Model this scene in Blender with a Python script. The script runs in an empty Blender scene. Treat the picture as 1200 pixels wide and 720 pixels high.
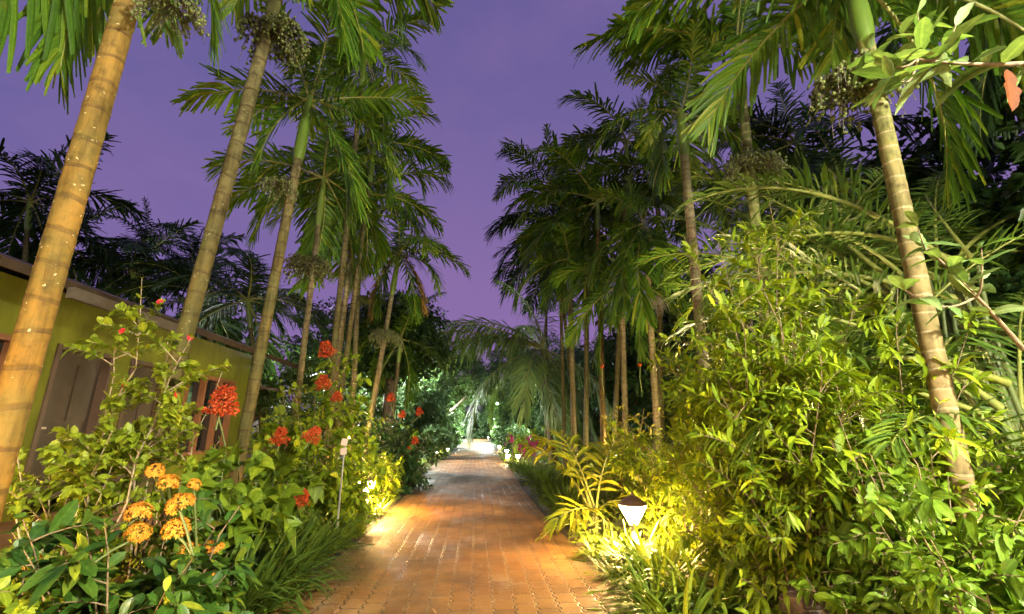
import bpy, math, random
import numpy as np
from mathutils import Vector, Matrix
R = math.radians
rng = np.random.default_rng(7)
random.seed(7)
scene = bpy.context.scene
COL = scene.collection

# ---------------------------------------------------------------- camera
CAM_H = 1.3
YAW, PITCH = R(4.45), R(15.2)
F = 533.0                                   # focal length in photo pixels (16 mm on full frame)
cam_d = bpy.data.cameras.new('camera'); cam = bpy.data.objects.new('camera', cam_d); COL.objects.link(cam)
cam_d.sensor_width = 36; cam_d.lens = 36*F/1200; cam_d.clip_end = 1500; cam_d.clip_start = 0.05
cam.location = (0, 0, CAM_H); cam.rotation_euler = (R(90)+PITCH, 0, -YAW)
scene.camera = cam
_fw = np.array([math.sin(YAW)*math.cos(PITCH), math.cos(YAW)*math.cos(PITCH), math.sin(PITCH)])
_rt = np.array([math.cos(YAW), -math.sin(YAW), 0.0])
_up = np.cross(_rt, _fw)
_o = np.array([0, 0, CAM_H])
def ray(px, py): return _fw + _rt*(px-600)/F + _up*(360-py)/F
def atz(px, py, zc): return _o + ray(px, py)*zc            # point at camera depth zc
def aty(px, py, Y): r = ray(px, py); return _o + r*(Y/r[1])  # point at distance Y down the path
def gnd(px, py, z=0.0): r = ray(px, py); return _o + r*((z-CAM_H)/r[2])

# ---------------------------------------------------------------- mesh builder
class MB:
    def __init__(s): s.v=[]; s.f=[]; s.m=[]; s.a=[]; s.n=0; s.sm=[]; s.b=[]
    def add(s, v, f, mi=0, a=0.5, smooth=True, rib=None):
        v=np.asarray(v,float).reshape(-1,3)
        a=np.broadcast_to(np.asarray(a,float),(len(v),)) if np.ndim(a)==0 else np.asarray(a,float)
        s.v.append(v); s.a.append(a); s.b.append(np.ones(len(v)) if rib is None else rib)
        f=np.asarray(f,int); s.f.append(f+s.n); s.m.append(np.full(len(f),mi)); s.sm.append(np.full(len(f),smooth)); s.n+=len(v)
    def mesh(s, name, mats):
        me=bpy.data.meshes.new(name)
        v=np.concatenate(s.v); a=np.concatenate(s.a)
        loops=np.concatenate([f.ravel() for f in s.f]); tot=np.concatenate([np.full(len(f),f.shape[1]) for f in s.f])
        st=np.concatenate([[0],np.cumsum(tot)[:-1]])
        me.vertices.add(len(v)); me.vertices.foreach_set('co',v.ravel())
        me.loops.add(len(loops)); me.loops.foreach_set('vertex_index',loops.astype(np.int32))
        me.polygons.add(len(tot)); me.polygons.foreach_set('loop_start',st.astype(np.int32)); me.polygons.foreach_set('loop_total',tot.astype(np.int32))
        me.polygons.foreach_set('material_index',np.concatenate(s.m).astype(np.int32))
        me.polygons.foreach_set('use_smooth',np.concatenate(s.sm).astype(bool))
        at=me.attributes.new('tint','FLOAT','POINT'); at.data.foreach_set('value',a.astype(np.float32))
        at=me.attributes.new('rib','FLOAT','POINT'); at.data.foreach_set('value',np.concatenate(s.b).astype(np.float32))
        for m in (mats if isinstance(mats,(list,tuple)) else [mats]): me.materials.append(m)
        me.update(calc_edges=True); me.validate()
        return me
    def build(s, name, mats, parent=None, loc=None):
        return link(name, s.mesh(name, mats), parent, loc)
def link(name, me, parent=None, loc=None):
    o=bpy.data.objects.new(name, me); COL.objects.link(o)
    if loc is not None: o.location=loc
    if parent is not None: o.parent=parent
    return o
def empty(name, loc, label, cat, group=None):
    o=bpy.data.objects.new(name,None); o.empty_display_size=.2; COL.objects.link(o); o.location=loc
    return tag(o,label,cat,group)
def tag(o,label=None,cat=None,group=None,kind=None):
    if label: o['label']=label
    if cat: o['category']=cat
    if group: o['group']=group
    if kind: o['kind']=kind
    return o
def copy_part(src,parent):
    c=src.copy(); COL.objects.link(c); c.parent=parent
    return c

def box(mb,x0,x1,y0,y1,z0,z1,mi=0,a=.5):
    v=[(x,y,z) for x in (x0,x1) for y in (y0,y1) for z in (z0,z1)]
    mb.add(v,[(0,1,3,2),(4,6,7,5),(0,4,5,1),(2,3,7,6),(0,2,6,4),(1,5,7,3)],mi,a,False)
def norm(v): return v/np.maximum(np.linalg.norm(v,axis=-1,keepdims=True),1e-9)
def tube(mb,pts,rad,seg=6,mi=0,a=None,cap=False):
    pts=np.asarray(pts,float); n=len(pts); rad=np.broadcast_to(rad,(n,))
    t=norm(np.gradient(pts,axis=0)); ref=np.array([.31,.95,.05]) if abs(t[0][1])<.9 else np.array([1,0,0.])
    u=norm(ref-(t@ref)[:,None]*t); w=np.cross(t,u)
    an=np.linspace(0,2*np.pi,seg,endpoint=False)
    v=pts[:,None]+rad[:,None,None]*(np.cos(an)[None,:,None]*u[:,None]+np.sin(an)[None,:,None]*w[:,None])
    i=np.arange(n-1)[:,None]*seg; j=np.arange(seg)[None]; k=(j+1)%seg
    f=np.stack([i+j,i+k,i+seg+k,i+seg+j],-1).reshape(-1,4)
    aa=.5 if a is None else np.repeat(np.broadcast_to(a,(n,)),seg)
    mb.add(v,f,mi,aa)
    if cap:
        for e in (0,n-1):
            mb.add(np.vstack([v[e],pts[e][None]]),[(q,(q+1)%seg,seg) for q in range(seg)],mi,.5)
def lathe(mb,prof,seg=20,mi=0,c=(0,0,0),a=.5,smooth=True):
    prof=np.asarray(prof,float); an=np.linspace(0,2*np.pi,seg,endpoint=False); n=len(prof)
    v=np.stack([prof[:,0,None]*np.cos(an)+c[0],prof[:,0,None]*np.sin(an)+c[1],np.repeat(prof[:,1,None],seg,1)+c[2]],-1)
    i=np.arange(n-1)[:,None]*seg; j=np.arange(seg)[None]; k=(j+1)%seg
    mb.add(v,np.stack([i+j,i+k,i+seg+k,i+seg+j],-1).reshape(-1,4),mi,a,smooth)

LANCE=np.array([.12,.7,1,.72,.02]); OVAL=np.array([.25,.85,1,.8,.04]); BLUNT=np.array([.4,.95,1,.95,.55]); STRAP=np.array([.8,1,1,.9,.75,.5,.05])
HEART=np.array([.75,1.05,.9,.5,.02])
def leaves(mb,pos,d,nrm,L,W,prof=LANCE,droop=.2,fold=.25,tint=None,mi=0,wave=0.0,three=True,rg=rng):
    """folded, drooping leaf blades: pos,d,nrm (N,3); L,W (N,)"""
    pos=np.asarray(pos,float).reshape(-1,3); N=len(pos)
    if N==0: return
    d=norm(np.broadcast_to(d,(N,3))); nrm=np.broadcast_to(nrm,(N,3)); s=norm(np.cross(d,nrm)); n=np.cross(s,d)
    L=np.broadcast_to(L,(N,)); W=np.broadcast_to(W,(N,)); droop=np.broadcast_to(droop,(N,))
    S=len(prof); t=np.linspace(0,1,S)
    # curve downwards with arc-length roughly kept
    c=pos[:,None]+d[:,None]*(L[:,None]*(t-droop[:,None]*.25*t**2)[:])[...,None]
    c=c+np.array([0,0,-1.])*(L[:,None]*droop[:,None]*t**1.8)[...,None]
    w=(W[:,None]*.5*prof[None])
    if wave: w=w*(1+wave*rg.uniform(-1,1,(N,S)))
    lift=n[:,None]*(w*fold)[...,None]
    l=c+s[:,None]*w[...,None]+lift; r=c-s[:,None]*w[...,None]+lift
    if tint is None: tint=rg.uniform(0,1,N)
    if three:
        v=np.stack([l,c,r],2).reshape(N,-1,3); K=S*3
        i=np.arange(S-1)[:,None]*3+np.array([0,1]); q=np.stack([i,i+1,i+4,i+3],-1).reshape(-1,4)
    else:
        v=np.stack([l,r],2).reshape(N,-1,3); K=S*2
        i=np.arange(S-1)*2; q=np.stack([i,i+1,i+3,i+2],-1)
    f=(np.arange(N)[:,None,None]*K+q[None]).reshape(-1,4)
    mb.add(v.reshape(-1,3),f,mi,np.repeat(np.broadcast_to(tint,(N,)),K),True,np.tile(np.array([1.,0.,1.]),N*S) if three else None)

# ---------------------------------------------------------------- materials
def newmat(name):
    m=bpy.data.materials.new(name); m.use_nodes=True; nt=m.node_tree; nt.nodes.clear()
    out=nt.nodes.new('ShaderNodeOutputMaterial'); return m,nt,out
def nd(nt,t,**kw):
    n=nt.nodes.new('ShaderNode'+t)
    for k,v in kw.items(): setattr(n,k,v)
    return n
def ramp(nt,stops,fac=None,interp='LINEAR'):
    r=nd(nt,'ValToRGB'); r.color_ramp.interpolation=interp
    e=r.color_ramp.elements
    while len(e)<len(stops): e.new(.5)
    for el,(p,c) in zip(e,stops): el.position=p; el.color=(*c,1) if len(c)==3 else c
    if fac is not None: nt.links.new(fac,r.inputs[0])
    return r
def math_(nt,op,a,b=None,c=None):
    n=nd(nt,'Math',operation=op)
    for i,x in enumerate((a,b,c)):
        if x is None: continue
        if isinstance(x,(int,float)): n.inputs[i].default_value=x
        else: nt.links.new(x,n.inputs[i])
    return n.outputs[0]
def mixc(nt,fac,a,b,mode='MIX'):
    n=nd(nt,'Mix',data_type='RGBA',blend_type=mode)
    for i,x in ((0,fac),(6,a),(7,b)):
        if isinstance(x,(int,float)): n.inputs[i].default_value=x
        elif isinstance(x,tuple): n.inputs[i].default_value=(*x,1)
        else: nt.links.new(x,n.inputs[i])
    return n.outputs[2]
def noise(nt,scale,detail=3,co=None,rough=.5):
    n=nd(nt,'TexNoise'); n.inputs['Scale'].default_value=scale; n.inputs['Detail'].default_value=detail; n.inputs['Roughness'].default_value=rough
    if co is not None: nt.links.new(co,n.inputs['Vector'])
    return n
def leafmat(name,stops,trans=.3,rough=.42,spec=.3,blotch=(.24,.17,.025),bl=.35):
    m,nt,out=newmat(name)
    at=nd(nt,'Attribute',attribute_name='tint'); tc=nd(nt,'TexCoord')
    k=len(stops); rp=ramp(nt,[(i/(max(k-1,1)),c) for i,c in enumerate(stops)],at.outputs['Fac'])
    nz=noise(nt,9,4,tc.outputs['Object'])
    f=ramp(nt,[(.60,(0,0,0)),(.78,(bl,bl,bl))],nz.outputs['Fac'])
    col=mixc(nt,f.outputs[0],rp.outputs[0],blotch)
    rb=nd(nt,'Attribute',attribute_name='rib'); rf=ramp(nt,[(.0,(.55,.55,.55)),(.10,(.45,.45,.45)),(.20,(0,0,0))],rb.outputs['Fac'])
    col=mixc(nt,rf.outputs[0],col,mixc(nt,1.0,col,(1.9,1.7,1.6),'MULTIPLY'))
    nf=noise(nt,55,2,tc.outputs['Object']); col=mixc(nt,1.0,col,ramp(nt,[(.3,(.78,.80,.75)),(.7,(1.18,1.15,1.1))],nf.outputs['Fac']).outputs[0],'MULTIPLY')
    p=nd(nt,'BsdfPrincipled'); p.inputs['Roughness'].default_value=rough+.08; p.inputs['Specular IOR Level'].default_value=spec
    nt.links.new(col,p.inputs['Base Color'])
    tr=nd(nt,'BsdfTranslucent'); tcol=mixc(nt,1.0,col,(1.5,1.55,.7),'MULTIPLY'); nt.links.new(tcol,tr.inputs['Color'])
    mx=nd(nt,'MixShader'); mx.inputs[0].default_value=trans
    nt.links.new(p.outputs[0],mx.inputs[1]); nt.links.new(tr.outputs[0],mx.inputs[2]); nt.links.new(mx.outputs[0],out.inputs['Surface'])
    return m
def solid(name,c1,c2,scale=8,rough=.6,bump=.0,spec=.4,stretch=None,metal=0):
    m,nt,out=newmat(name); tc=nd(nt,'TexCoord'); co=tc.outputs['Object']
    if stretch:
        mp=nd(nt,'Mapping'); mp.inputs['Scale'].default_value=stretch; nt.links.new(co,mp.inputs[0]); co=mp.outputs[0]
    nz=noise(nt,scale,5,co,.6); rp=ramp(nt,[(.3,c1),(.7,c2)],nz.outputs['Fac'])
    p=nd(nt,'BsdfPrincipled'); p.inputs['Roughness'].default_value=rough; p.inputs['Specular IOR Level'].default_value=spec; p.inputs['Metallic'].default_value=metal
    nt.links.new(rp.outputs[0],p.inputs['Base Color'])
    if bump:
        b=nd(nt,'Bump'); b.inputs['Strength'].default_value=bump; b.inputs['Distance'].default_value=.02; nt.links.new(nz.outputs['Fac'],b.inputs['Height']); nt.links.new(b.outputs[0],p.inputs['Normal'])
    nt.links.new(p.outputs[0],out.inputs['Surface']); return m
def emit(name,c,s):
    m,nt,out=newmat(name); e=nd(nt,'Emission'); e.inputs[0].default_value=(*c,1); e.inputs[1].default_value=s
    nt.links.new(e.outputs[0],out.inputs['Surface']); return m
def trunkmat(name,c_low,c_hi,ringc,spacing,spots=0.0,ringw=.10):
    """'tint' carries metres along the trunk; rings sit at every multiple of spacing"""
    m,nt,out=newmat(name); at=nd(nt,'Attribute',attribute_name='tint'); tc=nd(nt,'TexCoord')
    nz=noise(nt,14,5,tc.outputs['Object'],.65); nb=noise(nt,4.5,3,tc.outputs['Object'])
    al=math_(nt,'ADD',at.outputs['Fac'],math_(nt,'MULTIPLY',nb.outputs['Fac'],spacing*.6))
    fr=math_(nt,'FRACT',math_(nt,'DIVIDE',al,spacing))
    ringf=ramp(nt,[(0,(1,1,1)),(ringw,(.75,.75,.75)),(ringw*1.6,(0,0,0)),(1,(.12,.12,.12))],fr)
    hi=ramp(nt,[(0,(0,0,0)),(1,(1,1,1))],math_(nt,'ADD',math_(nt,'MULTIPLY',math_(nt,'SUBTRACT',at.outputs['Fac'],2.2),.5),math_(nt,'SUBTRACT',math_(nt,'MULTIPLY',nb.outputs['Fac'],1.2),.6)))
    base=mixc(nt,hi.outputs[0],c_low,c_hi)
    v=ramp(nt,[(.28,(.36,.32,.27)),(.50,(1,1,1)),(.75,(1.3,1.2,1.0))],nz.outputs['Fac'])
    base=mixc(nt,1.0,base,v.outputs[0],'MULTIPLY')
    nv=noise(nt,1.7,2,tc.outputs['Object']); pv=ramp(nt,[(.40,(0,0,0)),(.56,(.75,.75,.75))],nv.outputs['Fac'])
    base=mixc(nt,pv.outputs[0],base,mixc(nt,.55,mixc(nt,1.0,base,(.62,.62,.55),'MULTIPLY'),(.08,.095,.03)))
    rn=ramp(nt,[(.3,(.25,.25,.25)),(.6,(1,1,1))],nz.outputs['Fac']); base=mixc(nt,math_(nt,'MULTIPLY',ringf.outputs[0],rn.outputs[0]),base,ringc)
    mp=nd(nt,'Mapping'); mp.inputs['Scale'].default_value=(9,9,1.1); nt.links.new(tc.outputs['Object'],mp.inputs[0]); st=noise(nt,2.2,5,mp.outputs[0],.65); base=mixc(nt,1.0,base,ramp(nt,[(.32,(.45,.43,.38)),(.55,(1,1,1))],st.outputs['Fac']).outputs[0],'MULTIPLY')
    if spots:
        vz=nd(nt,'TexVoronoi'); vz.inputs['Scale'].default_value=46; dn=noise(nt,30,2,tc.outputs['Object']); dv=nd(nt,'VectorMath',operation='MULTIPLY_ADD'); nt.links.new(dn.outputs['Color'],dv.inputs[0]); dv.inputs[1].default_value=(.05,.05,.05); nt.links.new(tc.outputs['Object'],dv.inputs[2]); nt.links.new(dv.outputs[0],vz.inputs['Vector'])
        wr=nd(nt,'Separ'+'ateColor'); nt.links.new(vz.outputs['Color'],wr.inputs[0])
        sp=math_(nt,'MULTIPLY',math_(nt,'LESS_THAN',vz.outputs['Distance'],math_(nt,'MULTIPLY',wr.outputs[1],.36)),math_(nt,'GREATER_THAN',math_(nt,'ADD',wr.outputs[0],math_(nt,'MULTIPLY',math_(nt,'SUBTRACT',nb.outputs['Fac'],.5),1.6)),.80))
        base=mixc(nt,math_(nt,'MULTIPLY',sp,spots*.7),base,(.50,.46,.28))
    p=nd(nt,'BsdfPrincipled'); p.inputs['Roughness'].default_value=.75; p.inputs['Specular IOR Level'].default_value=.15
    nt.links.new(base,p.inputs['Base Color'])
    h=math_(nt,'SUBTRACT',math_(nt,'MULTIPLY',nz.outputs['Fac'],.35),ringf.outputs[0])
    b=nd(nt,'Bump'); b.inputs['Strength'].default_value=.5; b.inputs['Distance'].default_value=.012; nt.links.new(h,b.inputs['Height']); nt.links.new(b.outputs[0],p.inputs['Normal'])
    nt.links.new(p.outputs[0],out.inputs['Surface']); return m

M={}
M['palm']=leafmat('palm_leaf',[(.028,.072,.008),(.055,.135,.012),(.095,.185,.014),(.18,.225,.018)],.28,.38)
M['palm_shaded']=leafmat('shaded_palm_leaf',[(.012,.03,.010),(.02,.05,.014),(.035,.075,.016)],.2,.4)  # palm leaf with shade put into its colour, for the unlit background crowns
M['palm_dry']=leafmat('dry_palm_leaf',[(.22,.14,.04),(.30,.18,.05),(.14,.10,.04)],.25,.6)
M['coco']=leafmat('coconut_leaf',[(.075,.14,.045),(.115,.195,.06),(.165,.24,.075)],.25,.4)
M['areca']=leafmat('golden_cane_leaf',[(.14,.17,.010),(.20,.23,.012),(.27,.26,.016)],.3,.4)
M['cane']=leafmat('cane_palm_leaf',[(.05,.10,.016),(.08,.15,.02),(.14,.20,.025)],.3,.4)
M['lance']=leafmat('lance_leaf',[(.065,.115,.006),(.125,.19,.008),(.20,.275,.010),(.31,.34,.015)],.34,.42)
M['lance_green']=leafmat('fresh_green_leaf',[(.06,.115,.010),(.105,.18,.012),(.16,.245,.016)],.32,.38)
M['broad']=leafmat('broad_leaf',[(.045,.075,.010),(.075,.12,.012),(.12,.16,.014)],.25,.35)
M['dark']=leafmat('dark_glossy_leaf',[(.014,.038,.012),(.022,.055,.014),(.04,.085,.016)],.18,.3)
M['ixora']=leafmat('ixora_leaf',[(.018,.05,.010),(.03,.075,.010),(.05,.10,.012),(.17,.20,.014)],.22,.3)
M['pagoda']=leafmat('pagoda_leaf',[(.06,.11,.008),(.10,.16,.010),(.15,.20,.012)],.3,.45)
M['hib']=leafmat('small_shrub_leaf',[(.11,.16,.012),(.17,.225,.014),(.25,.29,.02)],.32,.4)
M['yellowleaf']=leafmat('yellow_croton_leaf',[(.13,.15,.012),(.20,.17,.015),(.10,.13,.014),(.24,.14,.02)],.3,.4)
M['strap']=leafmat('strap_leaf',[(.05,.09,.010),(.08,.13,.012),(.13,.18,.014),(.20,.23,.02)],.28,.35)
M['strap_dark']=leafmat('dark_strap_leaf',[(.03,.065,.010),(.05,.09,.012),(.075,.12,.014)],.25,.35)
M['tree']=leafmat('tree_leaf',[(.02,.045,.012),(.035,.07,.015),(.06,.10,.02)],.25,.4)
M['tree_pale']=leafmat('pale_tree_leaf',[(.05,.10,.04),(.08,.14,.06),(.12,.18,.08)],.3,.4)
M['serrate']=leafmat('serrated_pale_leaf',[(.06,.13,.03),(.10,.17,.05),(.15,.21,.08)],.3,.5)
M['magenta']=leafmat('magenta_leaf',[(.30,.02,.14),(.42,.03,.20),(.22,.03,.10)],.3,.4)
M['redfl']=leafmat('red_petal',[(.30,.030,.010),(.38,.050,.014),(.46,.095,.025)],.25,.5,.2,(.5,.04,.02),.0)
M['pinkfl']=leafmat('hibiscus_petal',[(.60,.02,.05),(.68,.03,.06)],.25,.5,.2,(.5,.04,.02),.0)
M['yelfl']=leafmat('yellow_petal',[(.42,.15,.014),(.50,.205,.02),(.54,.26,.035)],.25,.5,.2,(.6,.2,.02),.0)
M['dryleaf']=leafmat('orange_dry_leaf',[(.10,.026,.002),(.075,.018,.002)],.2,.6,.1,(.05,.022,.004),.5)
M['browndry']=leafmat('brown_dry_leaf',[(.20,.09,.04),(.26,.13,.06),(.16,.08,.04)],.2,.7)
M['stemgreen']=solid('green_stem',(.05,.08,.02),(.10,.12,.03),20,.5)
M['stembrown']=solid('brown_stem',(.08,.055,.03),(.19,.135,.075),25,.7,.3)
M['stempale']=solid('pale_stem',(.15,.11,.065),(.27,.215,.14),25,.7,.3)
M['rachis']=solid('leaf_midrib',(.12,.15,.03),(.22,.22,.05),20,.4)
M['shaft']=solid('crownshaft_green',(.075,.14,.018),(.15,.22,.03),5,.35,0,.5,(1,1,.3))
M['shaftblue']=solid('crownshaft_blue_green',(.05,.12,.07),(.09,.17,.10),5,.35,0,.5,(1,1,.3))
M['trunk_gold']=trunkmat('golden_ringed_bark',(.25,.125,.020),(.22,.15,.045),(.085,.05,.018),.17,.8)
M['trunk_olive']=trunkmat('olive_ringed_bark',(.085,.058,.018),(.13,.115,.055),(.055,.04,.018),.16,.3)
M['trunk_grey']=trunkmat('grey_ringed_bark',(.17,.115,.06),(.22,.20,.13),(.08,.058,.035),.15,.2)
M['trunk_green']=trunkmat('green_ringed_bark',(.22,.15,.075),(.17,.19,.055),(.30,.25,.15),.13,.2,.10)
M['trunk_pale']=trunkmat('pale_ringed_bark',(.24,.18,.12),(.28,.23,.15),(.10,.07,.045),.16,.1)
M['bark']=solid('tree_bark',(.10,.075,.05),(.24,.19,.14),6,.8,.6,.2,(1,1,.25))
M['strand']=solid('fruit_strand',(.06,.05,.035),(.13,.11,.08),20,.7)
M['berry']=solid('green_berry',(.045,.07,.018),(.13,.15,.04),9,.4)
M['strand_grey']=solid('grey_fruit_strand',(.14,.12,.12),(.26,.22,.21),20,.7)
LP_RIGHT,LP_LEFT,LP_FAR,LP_BL,LP_BR=1200,1300,360,1700,1200
SL_BACK,SL_BACK_L,SL_CROSS,SL_FAR=9000,1300,12000,20000
SL_FILL=13000
GLOBE_FILL=2600
# ---------------------------------------------------------------- palms
_fr={}
def frond_mesh(kind,var,seed,mat):
    key=(kind,var,seed,mat)
    if key in _fr: return _fr[key]
    rg=np.random.default_rng(sum(map(ord,kind+var))*7+seed)
    el,cv=dict(spear=(84,12),erect=(72,50),mid=(50,85),level=(26,48),flat=(22,80),droop=(-12,68),hang=(-52,36))[var]
    L,nl,ll,lw,pet,ldr,vee,prof=dict(
        betel=(2.0,46,.62,.046,.10,.36,.30,BLUNT), coco=(4.2,64,.95,.055,.14,.62,.10,LANCE),
        cane=(2.6,42,.60,.036,.18,.30,.42,LANCE), small=(1.0,11,.42,.055,.22,.38,.25,LANCE))[kind]
    mb=MB(); n=26; t=np.linspace(0,1,n); a=R(el)-R(cv)*t**1.25*rg.uniform(.88,1.12)
    stp=np.stack([np.cos(a),.0*a,np.sin(a)],-1)*L/(n-1); pts=np.cumsum(stp,0)-stp[0]
    pts[:,1]+=rg.uniform(-.10,.10)*L*t**2
    T=norm(np.gradient(pts,axis=0)); N=np.stack([-np.sin(a),0*a,np.cos(a)],-1)
    tube(mb,pts,np.interp(t,[0,.08,1],[.030,.020,.004])*(L/2)**.6,6,1)
    P=[];D=[];NN=[];LL=[];WW=[];DR=[];TT=[]
    tip=rg.uniform(.0,1)
    for side in (-1,1):
        tl=pet+(1-pet)*np.linspace(0,1,nl)**.95+rg.uniform(-.006,.006,nl); tl=np.clip(tl,0,.995)
        u=(tl-pet)/(1-pet)
        p=np.stack([np.interp(tl,t,pts[:,k]) for k in range(3)],-1); tt=norm(np.stack([np.interp(tl,t,T[:,k]) for k in range(3)],-1)); nn=norm(np.stack([np.interp(tl,t,N[:,k]) for k in range(3)],-1))
        ph=R(24)+R(42)*u+rg.normal(0,R(7),nl); ve=vee*(1-.5*u)+rg.normal(0,.09,nl)
        d=side*np.array([0,1.,0])*np.cos(ph)[:,None]+tt*np.sin(ph)[:,None]+nn*ve[:,None]
        ln=ll*(.62+.38*np.sin(np.pi*np.clip(u*.9+.12,0,1)))*np.where(u>.85,1-(u-.85)*2.4,1)*rg.uniform(.72,1.08,nl)*np.where(rg.uniform(0,1,nl)<.05,.35,1)
        P.append(p);D.append(d);NN.append(nn+side*np.array([0,-.25,0]));LL.append(ln);WW.append(lw*(.7+.3*np.sin(np.pi*u))*rg.uniform(.8,1.25,nl));DR.append(ldr*rg.uniform(.35,1.9,nl))
        TT.append(np.clip(rg.normal(.45,.28,nl)+.4*(u-.5),0,1))
    leaves(mb,np.concatenate(P),np.concatenate(D),np.concatenate(NN),np.concatenate(LL),np.concatenate(WW),prof,np.concatenate(DR),.35,np.concatenate(TT),0,0,True,rg)
    me=mb.mesh('frond',[M[mat],M['rachis']]); _fr[key]=me
    return me
_fc={}
def fruit_mesh(kind,seed):
    key=(kind,seed)
    if key in _fc: return _fc[key]
    rg=np.random.default_rng(seed+50); mb=MB()
    nst=80 if kind=='berry' else 60
    for i in range(nst):
        az=rg.uniform(0,2*np.pi); o=np.array([math.cos(az),math.sin(az),0]); ln=rg.uniform(.14,.42); k=np.linspace(0,1,6)[:,None]
        up=rg.uniform(-.1,.55); side=np.array([-o[1],o[0],0])*rg.uniform(-.25,.25)
        pts=o*.05+o*ln*k*(1.0-.35*k)*.9+side*ln*k+np.array([0,0,1])*(up*ln*k-(up+rg.uniform(.3,.9))*ln*k**2)
        tube(mb,pts,np.linspace(.006,.003,6),4,0)
        nb=5 if kind=='berry' else 2
        for j in range(nb):
            c=pts[rg.integers(2,6)]+rg.normal(0,.02,3); r=rg.uniform(.010,.019) if kind=='berry' else .006
            ph=np.array([[0,1],[.7,.7],[1,0],[.7,-.7],[0,-1]])*r; lathe(mb,ph,6,1,c,rg.uniform(0,1))
    me=mb.mesh('fruit_cluster',[M['strand'] if kind=='berry' else M['strand_grey'],M['berry'] if kind=='berry' else M['strand_grey']]); _fc[key]=me
    return me
def trunk_pts(base,top,bow=0,n=14):
    t=np.linspace(0,1,n)[:,None]; p=base+(top-base)*t
    side=norm(np.cross(top-base,[0,1.,0])[None])[0]
    return p+side*bow*np.sin(np.pi*t)
def ringed_trunk(mb,pts,d,spacing,taper=(1.12,.86),seg=16):
    ln=np.concatenate([[0],np.cumsum(np.linalg.norm(np.diff(pts,axis=0),axis=1))]); Lt=ln[-1]
    s=[];m=[]
    k=0.
    while k<Lt:
        s+= [k,min(k+.012,Lt),min(k+spacing*.5,Lt)]; m+=[1.022,1.0,.99]; k+=spacing
    s=np.array(s+[Lt]); m=np.array(m+[1.])
    s,ix=np.unique(s,return_index=True); m=m[ix]
    p=np.stack([np.interp(s,ln,pts[:,q]) for q in range(3)],-1)
    r=d/2*m*np.interp(s/Lt,[0,.04,.15,1],[taper[0]*1.25,taper[0]*1.05,1,taper[1]])
    tube(mb,p,r,seg,0,s)
GA=137.5
def palm(label,low,hi,zc,D,mat='trunk_grey',shaft=.9,fronds=None,fs=1.0,nf=10,leaf='palm',fruit=None,fruit_px=None,shaftmat='shaft',kind='betel',group='slender palms along the path',bow=0,az0=0,name='palm_tree',spacing=.16,spear=True,base_z=0.0,dry=0):
    rg=np.random.default_rng(int(low[0]*13+low[1]*7+hi[0]))
    pl=atz(*low,zc); ph=aty(*hi,pl[1]); dr=ph-pl
    base=pl+dr*((base_z-pl[2])/dr[2]); base[2]=base_z
    root=empty(name,base,label,'palm tree',group)
    top=ph-base; L=np.linalg.norm(top); u=top/L
    tp=trunk_pts(np.zeros(3)-u*.1,top-u*shaft,bow)
    D=D*.78; mb=MB(); ringed_trunk(mb,tp,D,spacing*.9); mb.build('trunk',M[mat],root)
    if shaft>.05:
        mb=MB(); k=np.linspace(0,1,9)[:,None]; pts=top-u*shaft*(1-k)-u*.02*(1-k)
        tube(mb,pts,D/2*np.array([.90,1.12,1.15,1.10,1.02,.95,.86,.74,.55]),16,0,k[:,0]); mb.build('crownshaft',M[shaftmat],root)
    if fronds is None:
        fronds=[]
        vs=['erect','mid','mid','mid','flat','level','flat','flat','droop','droop','hang','hang'][:nf] if nf<=12 else None
        if nf<10: vs=['erect','mid','mid','flat','flat','droop','droop','hang','hang'][:nf]
        for i,v in enumerate(vs): 
            a_=(az0+i*GA+rg.uniform(-15,15))%360
            if v in ('hang','droop','flat') and 215<a_<325: a_=a_-75 if a_<270 else a_+75
            fronds.append((a_,v,rg.uniform(.9,1.1)))
    if spear: fronds=list(fronds)+[(az0+40,'spear',.8)]
    for i,fr in enumerate(fronds):
        az,v,s=fr[:3]; mt=fr[3] if len(fr)>3 else leaf
        o=link('frond',frond_mesh(kind,v,int(rg.integers(0,2)),mt),root,top-u*rg.uniform(0,.10))
        o.rotation_euler=(R(rg.uniform(-22,22)),R(rg.uniform(-6,6)),R(az)); o.scale=(s*fs,)*3
        if mt=='palm_dry': o['label']='dead golden brown frond'
    if fruit:
        fp=top-u*(shaft+.05) if fruit_px is None else (aty(*fruit_px,pl[1])-base)
        for j,(dx,dz,sc) in enumerate(fruit):
            o=link('fruit_cluster',fruit_mesh('berry' if not str(mat).startswith('trunk_pale') else 'grey',j%2),root,fp+np.array([dx,-.03,dz])); o.scale=(sc,)*3; o.rotation_euler=(0,0,rg.uniform(0,6))
    return root
# cane palm: several arching fronds straight from a clump
def clump_palm(label,base,fronds,kind='cane',leaf='cane',group=None,name='cane_palm',cane_h=0.6,stems=5):
    root=empty(name,base,label,'palm',group); rg=np.random.default_rng(int(abs(base[0]*100)+abs(base[1]*10)))
    for i,fr in enumerate(fronds):
        az,v,s,h=fr; o0=np.array([rg.uniform(-.12,.12),rg.uniform(-.12,.12),0])
        mb=MB(); k=np.linspace(0,1,5)[:,None]; dirv=np.array([math.cos(R(az)),math.sin(R(az)),0])
        pts=o0+np.array([0,0,1])*h*k+dirv*.10*h*k**2; tube(mb,pts,np.linspace(.035,.022,5),8,0); mb.build('stem',M['stemgreen'],root)
        o=link('frond',frond_mesh(kind,v,i%2,leaf),root,pts[-1]-np.array([0,0,.02])); o.scale=(s,)*3; o.rotation_euler=(R(rg.uniform(-25,25)),0,R(az))
    return root

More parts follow.
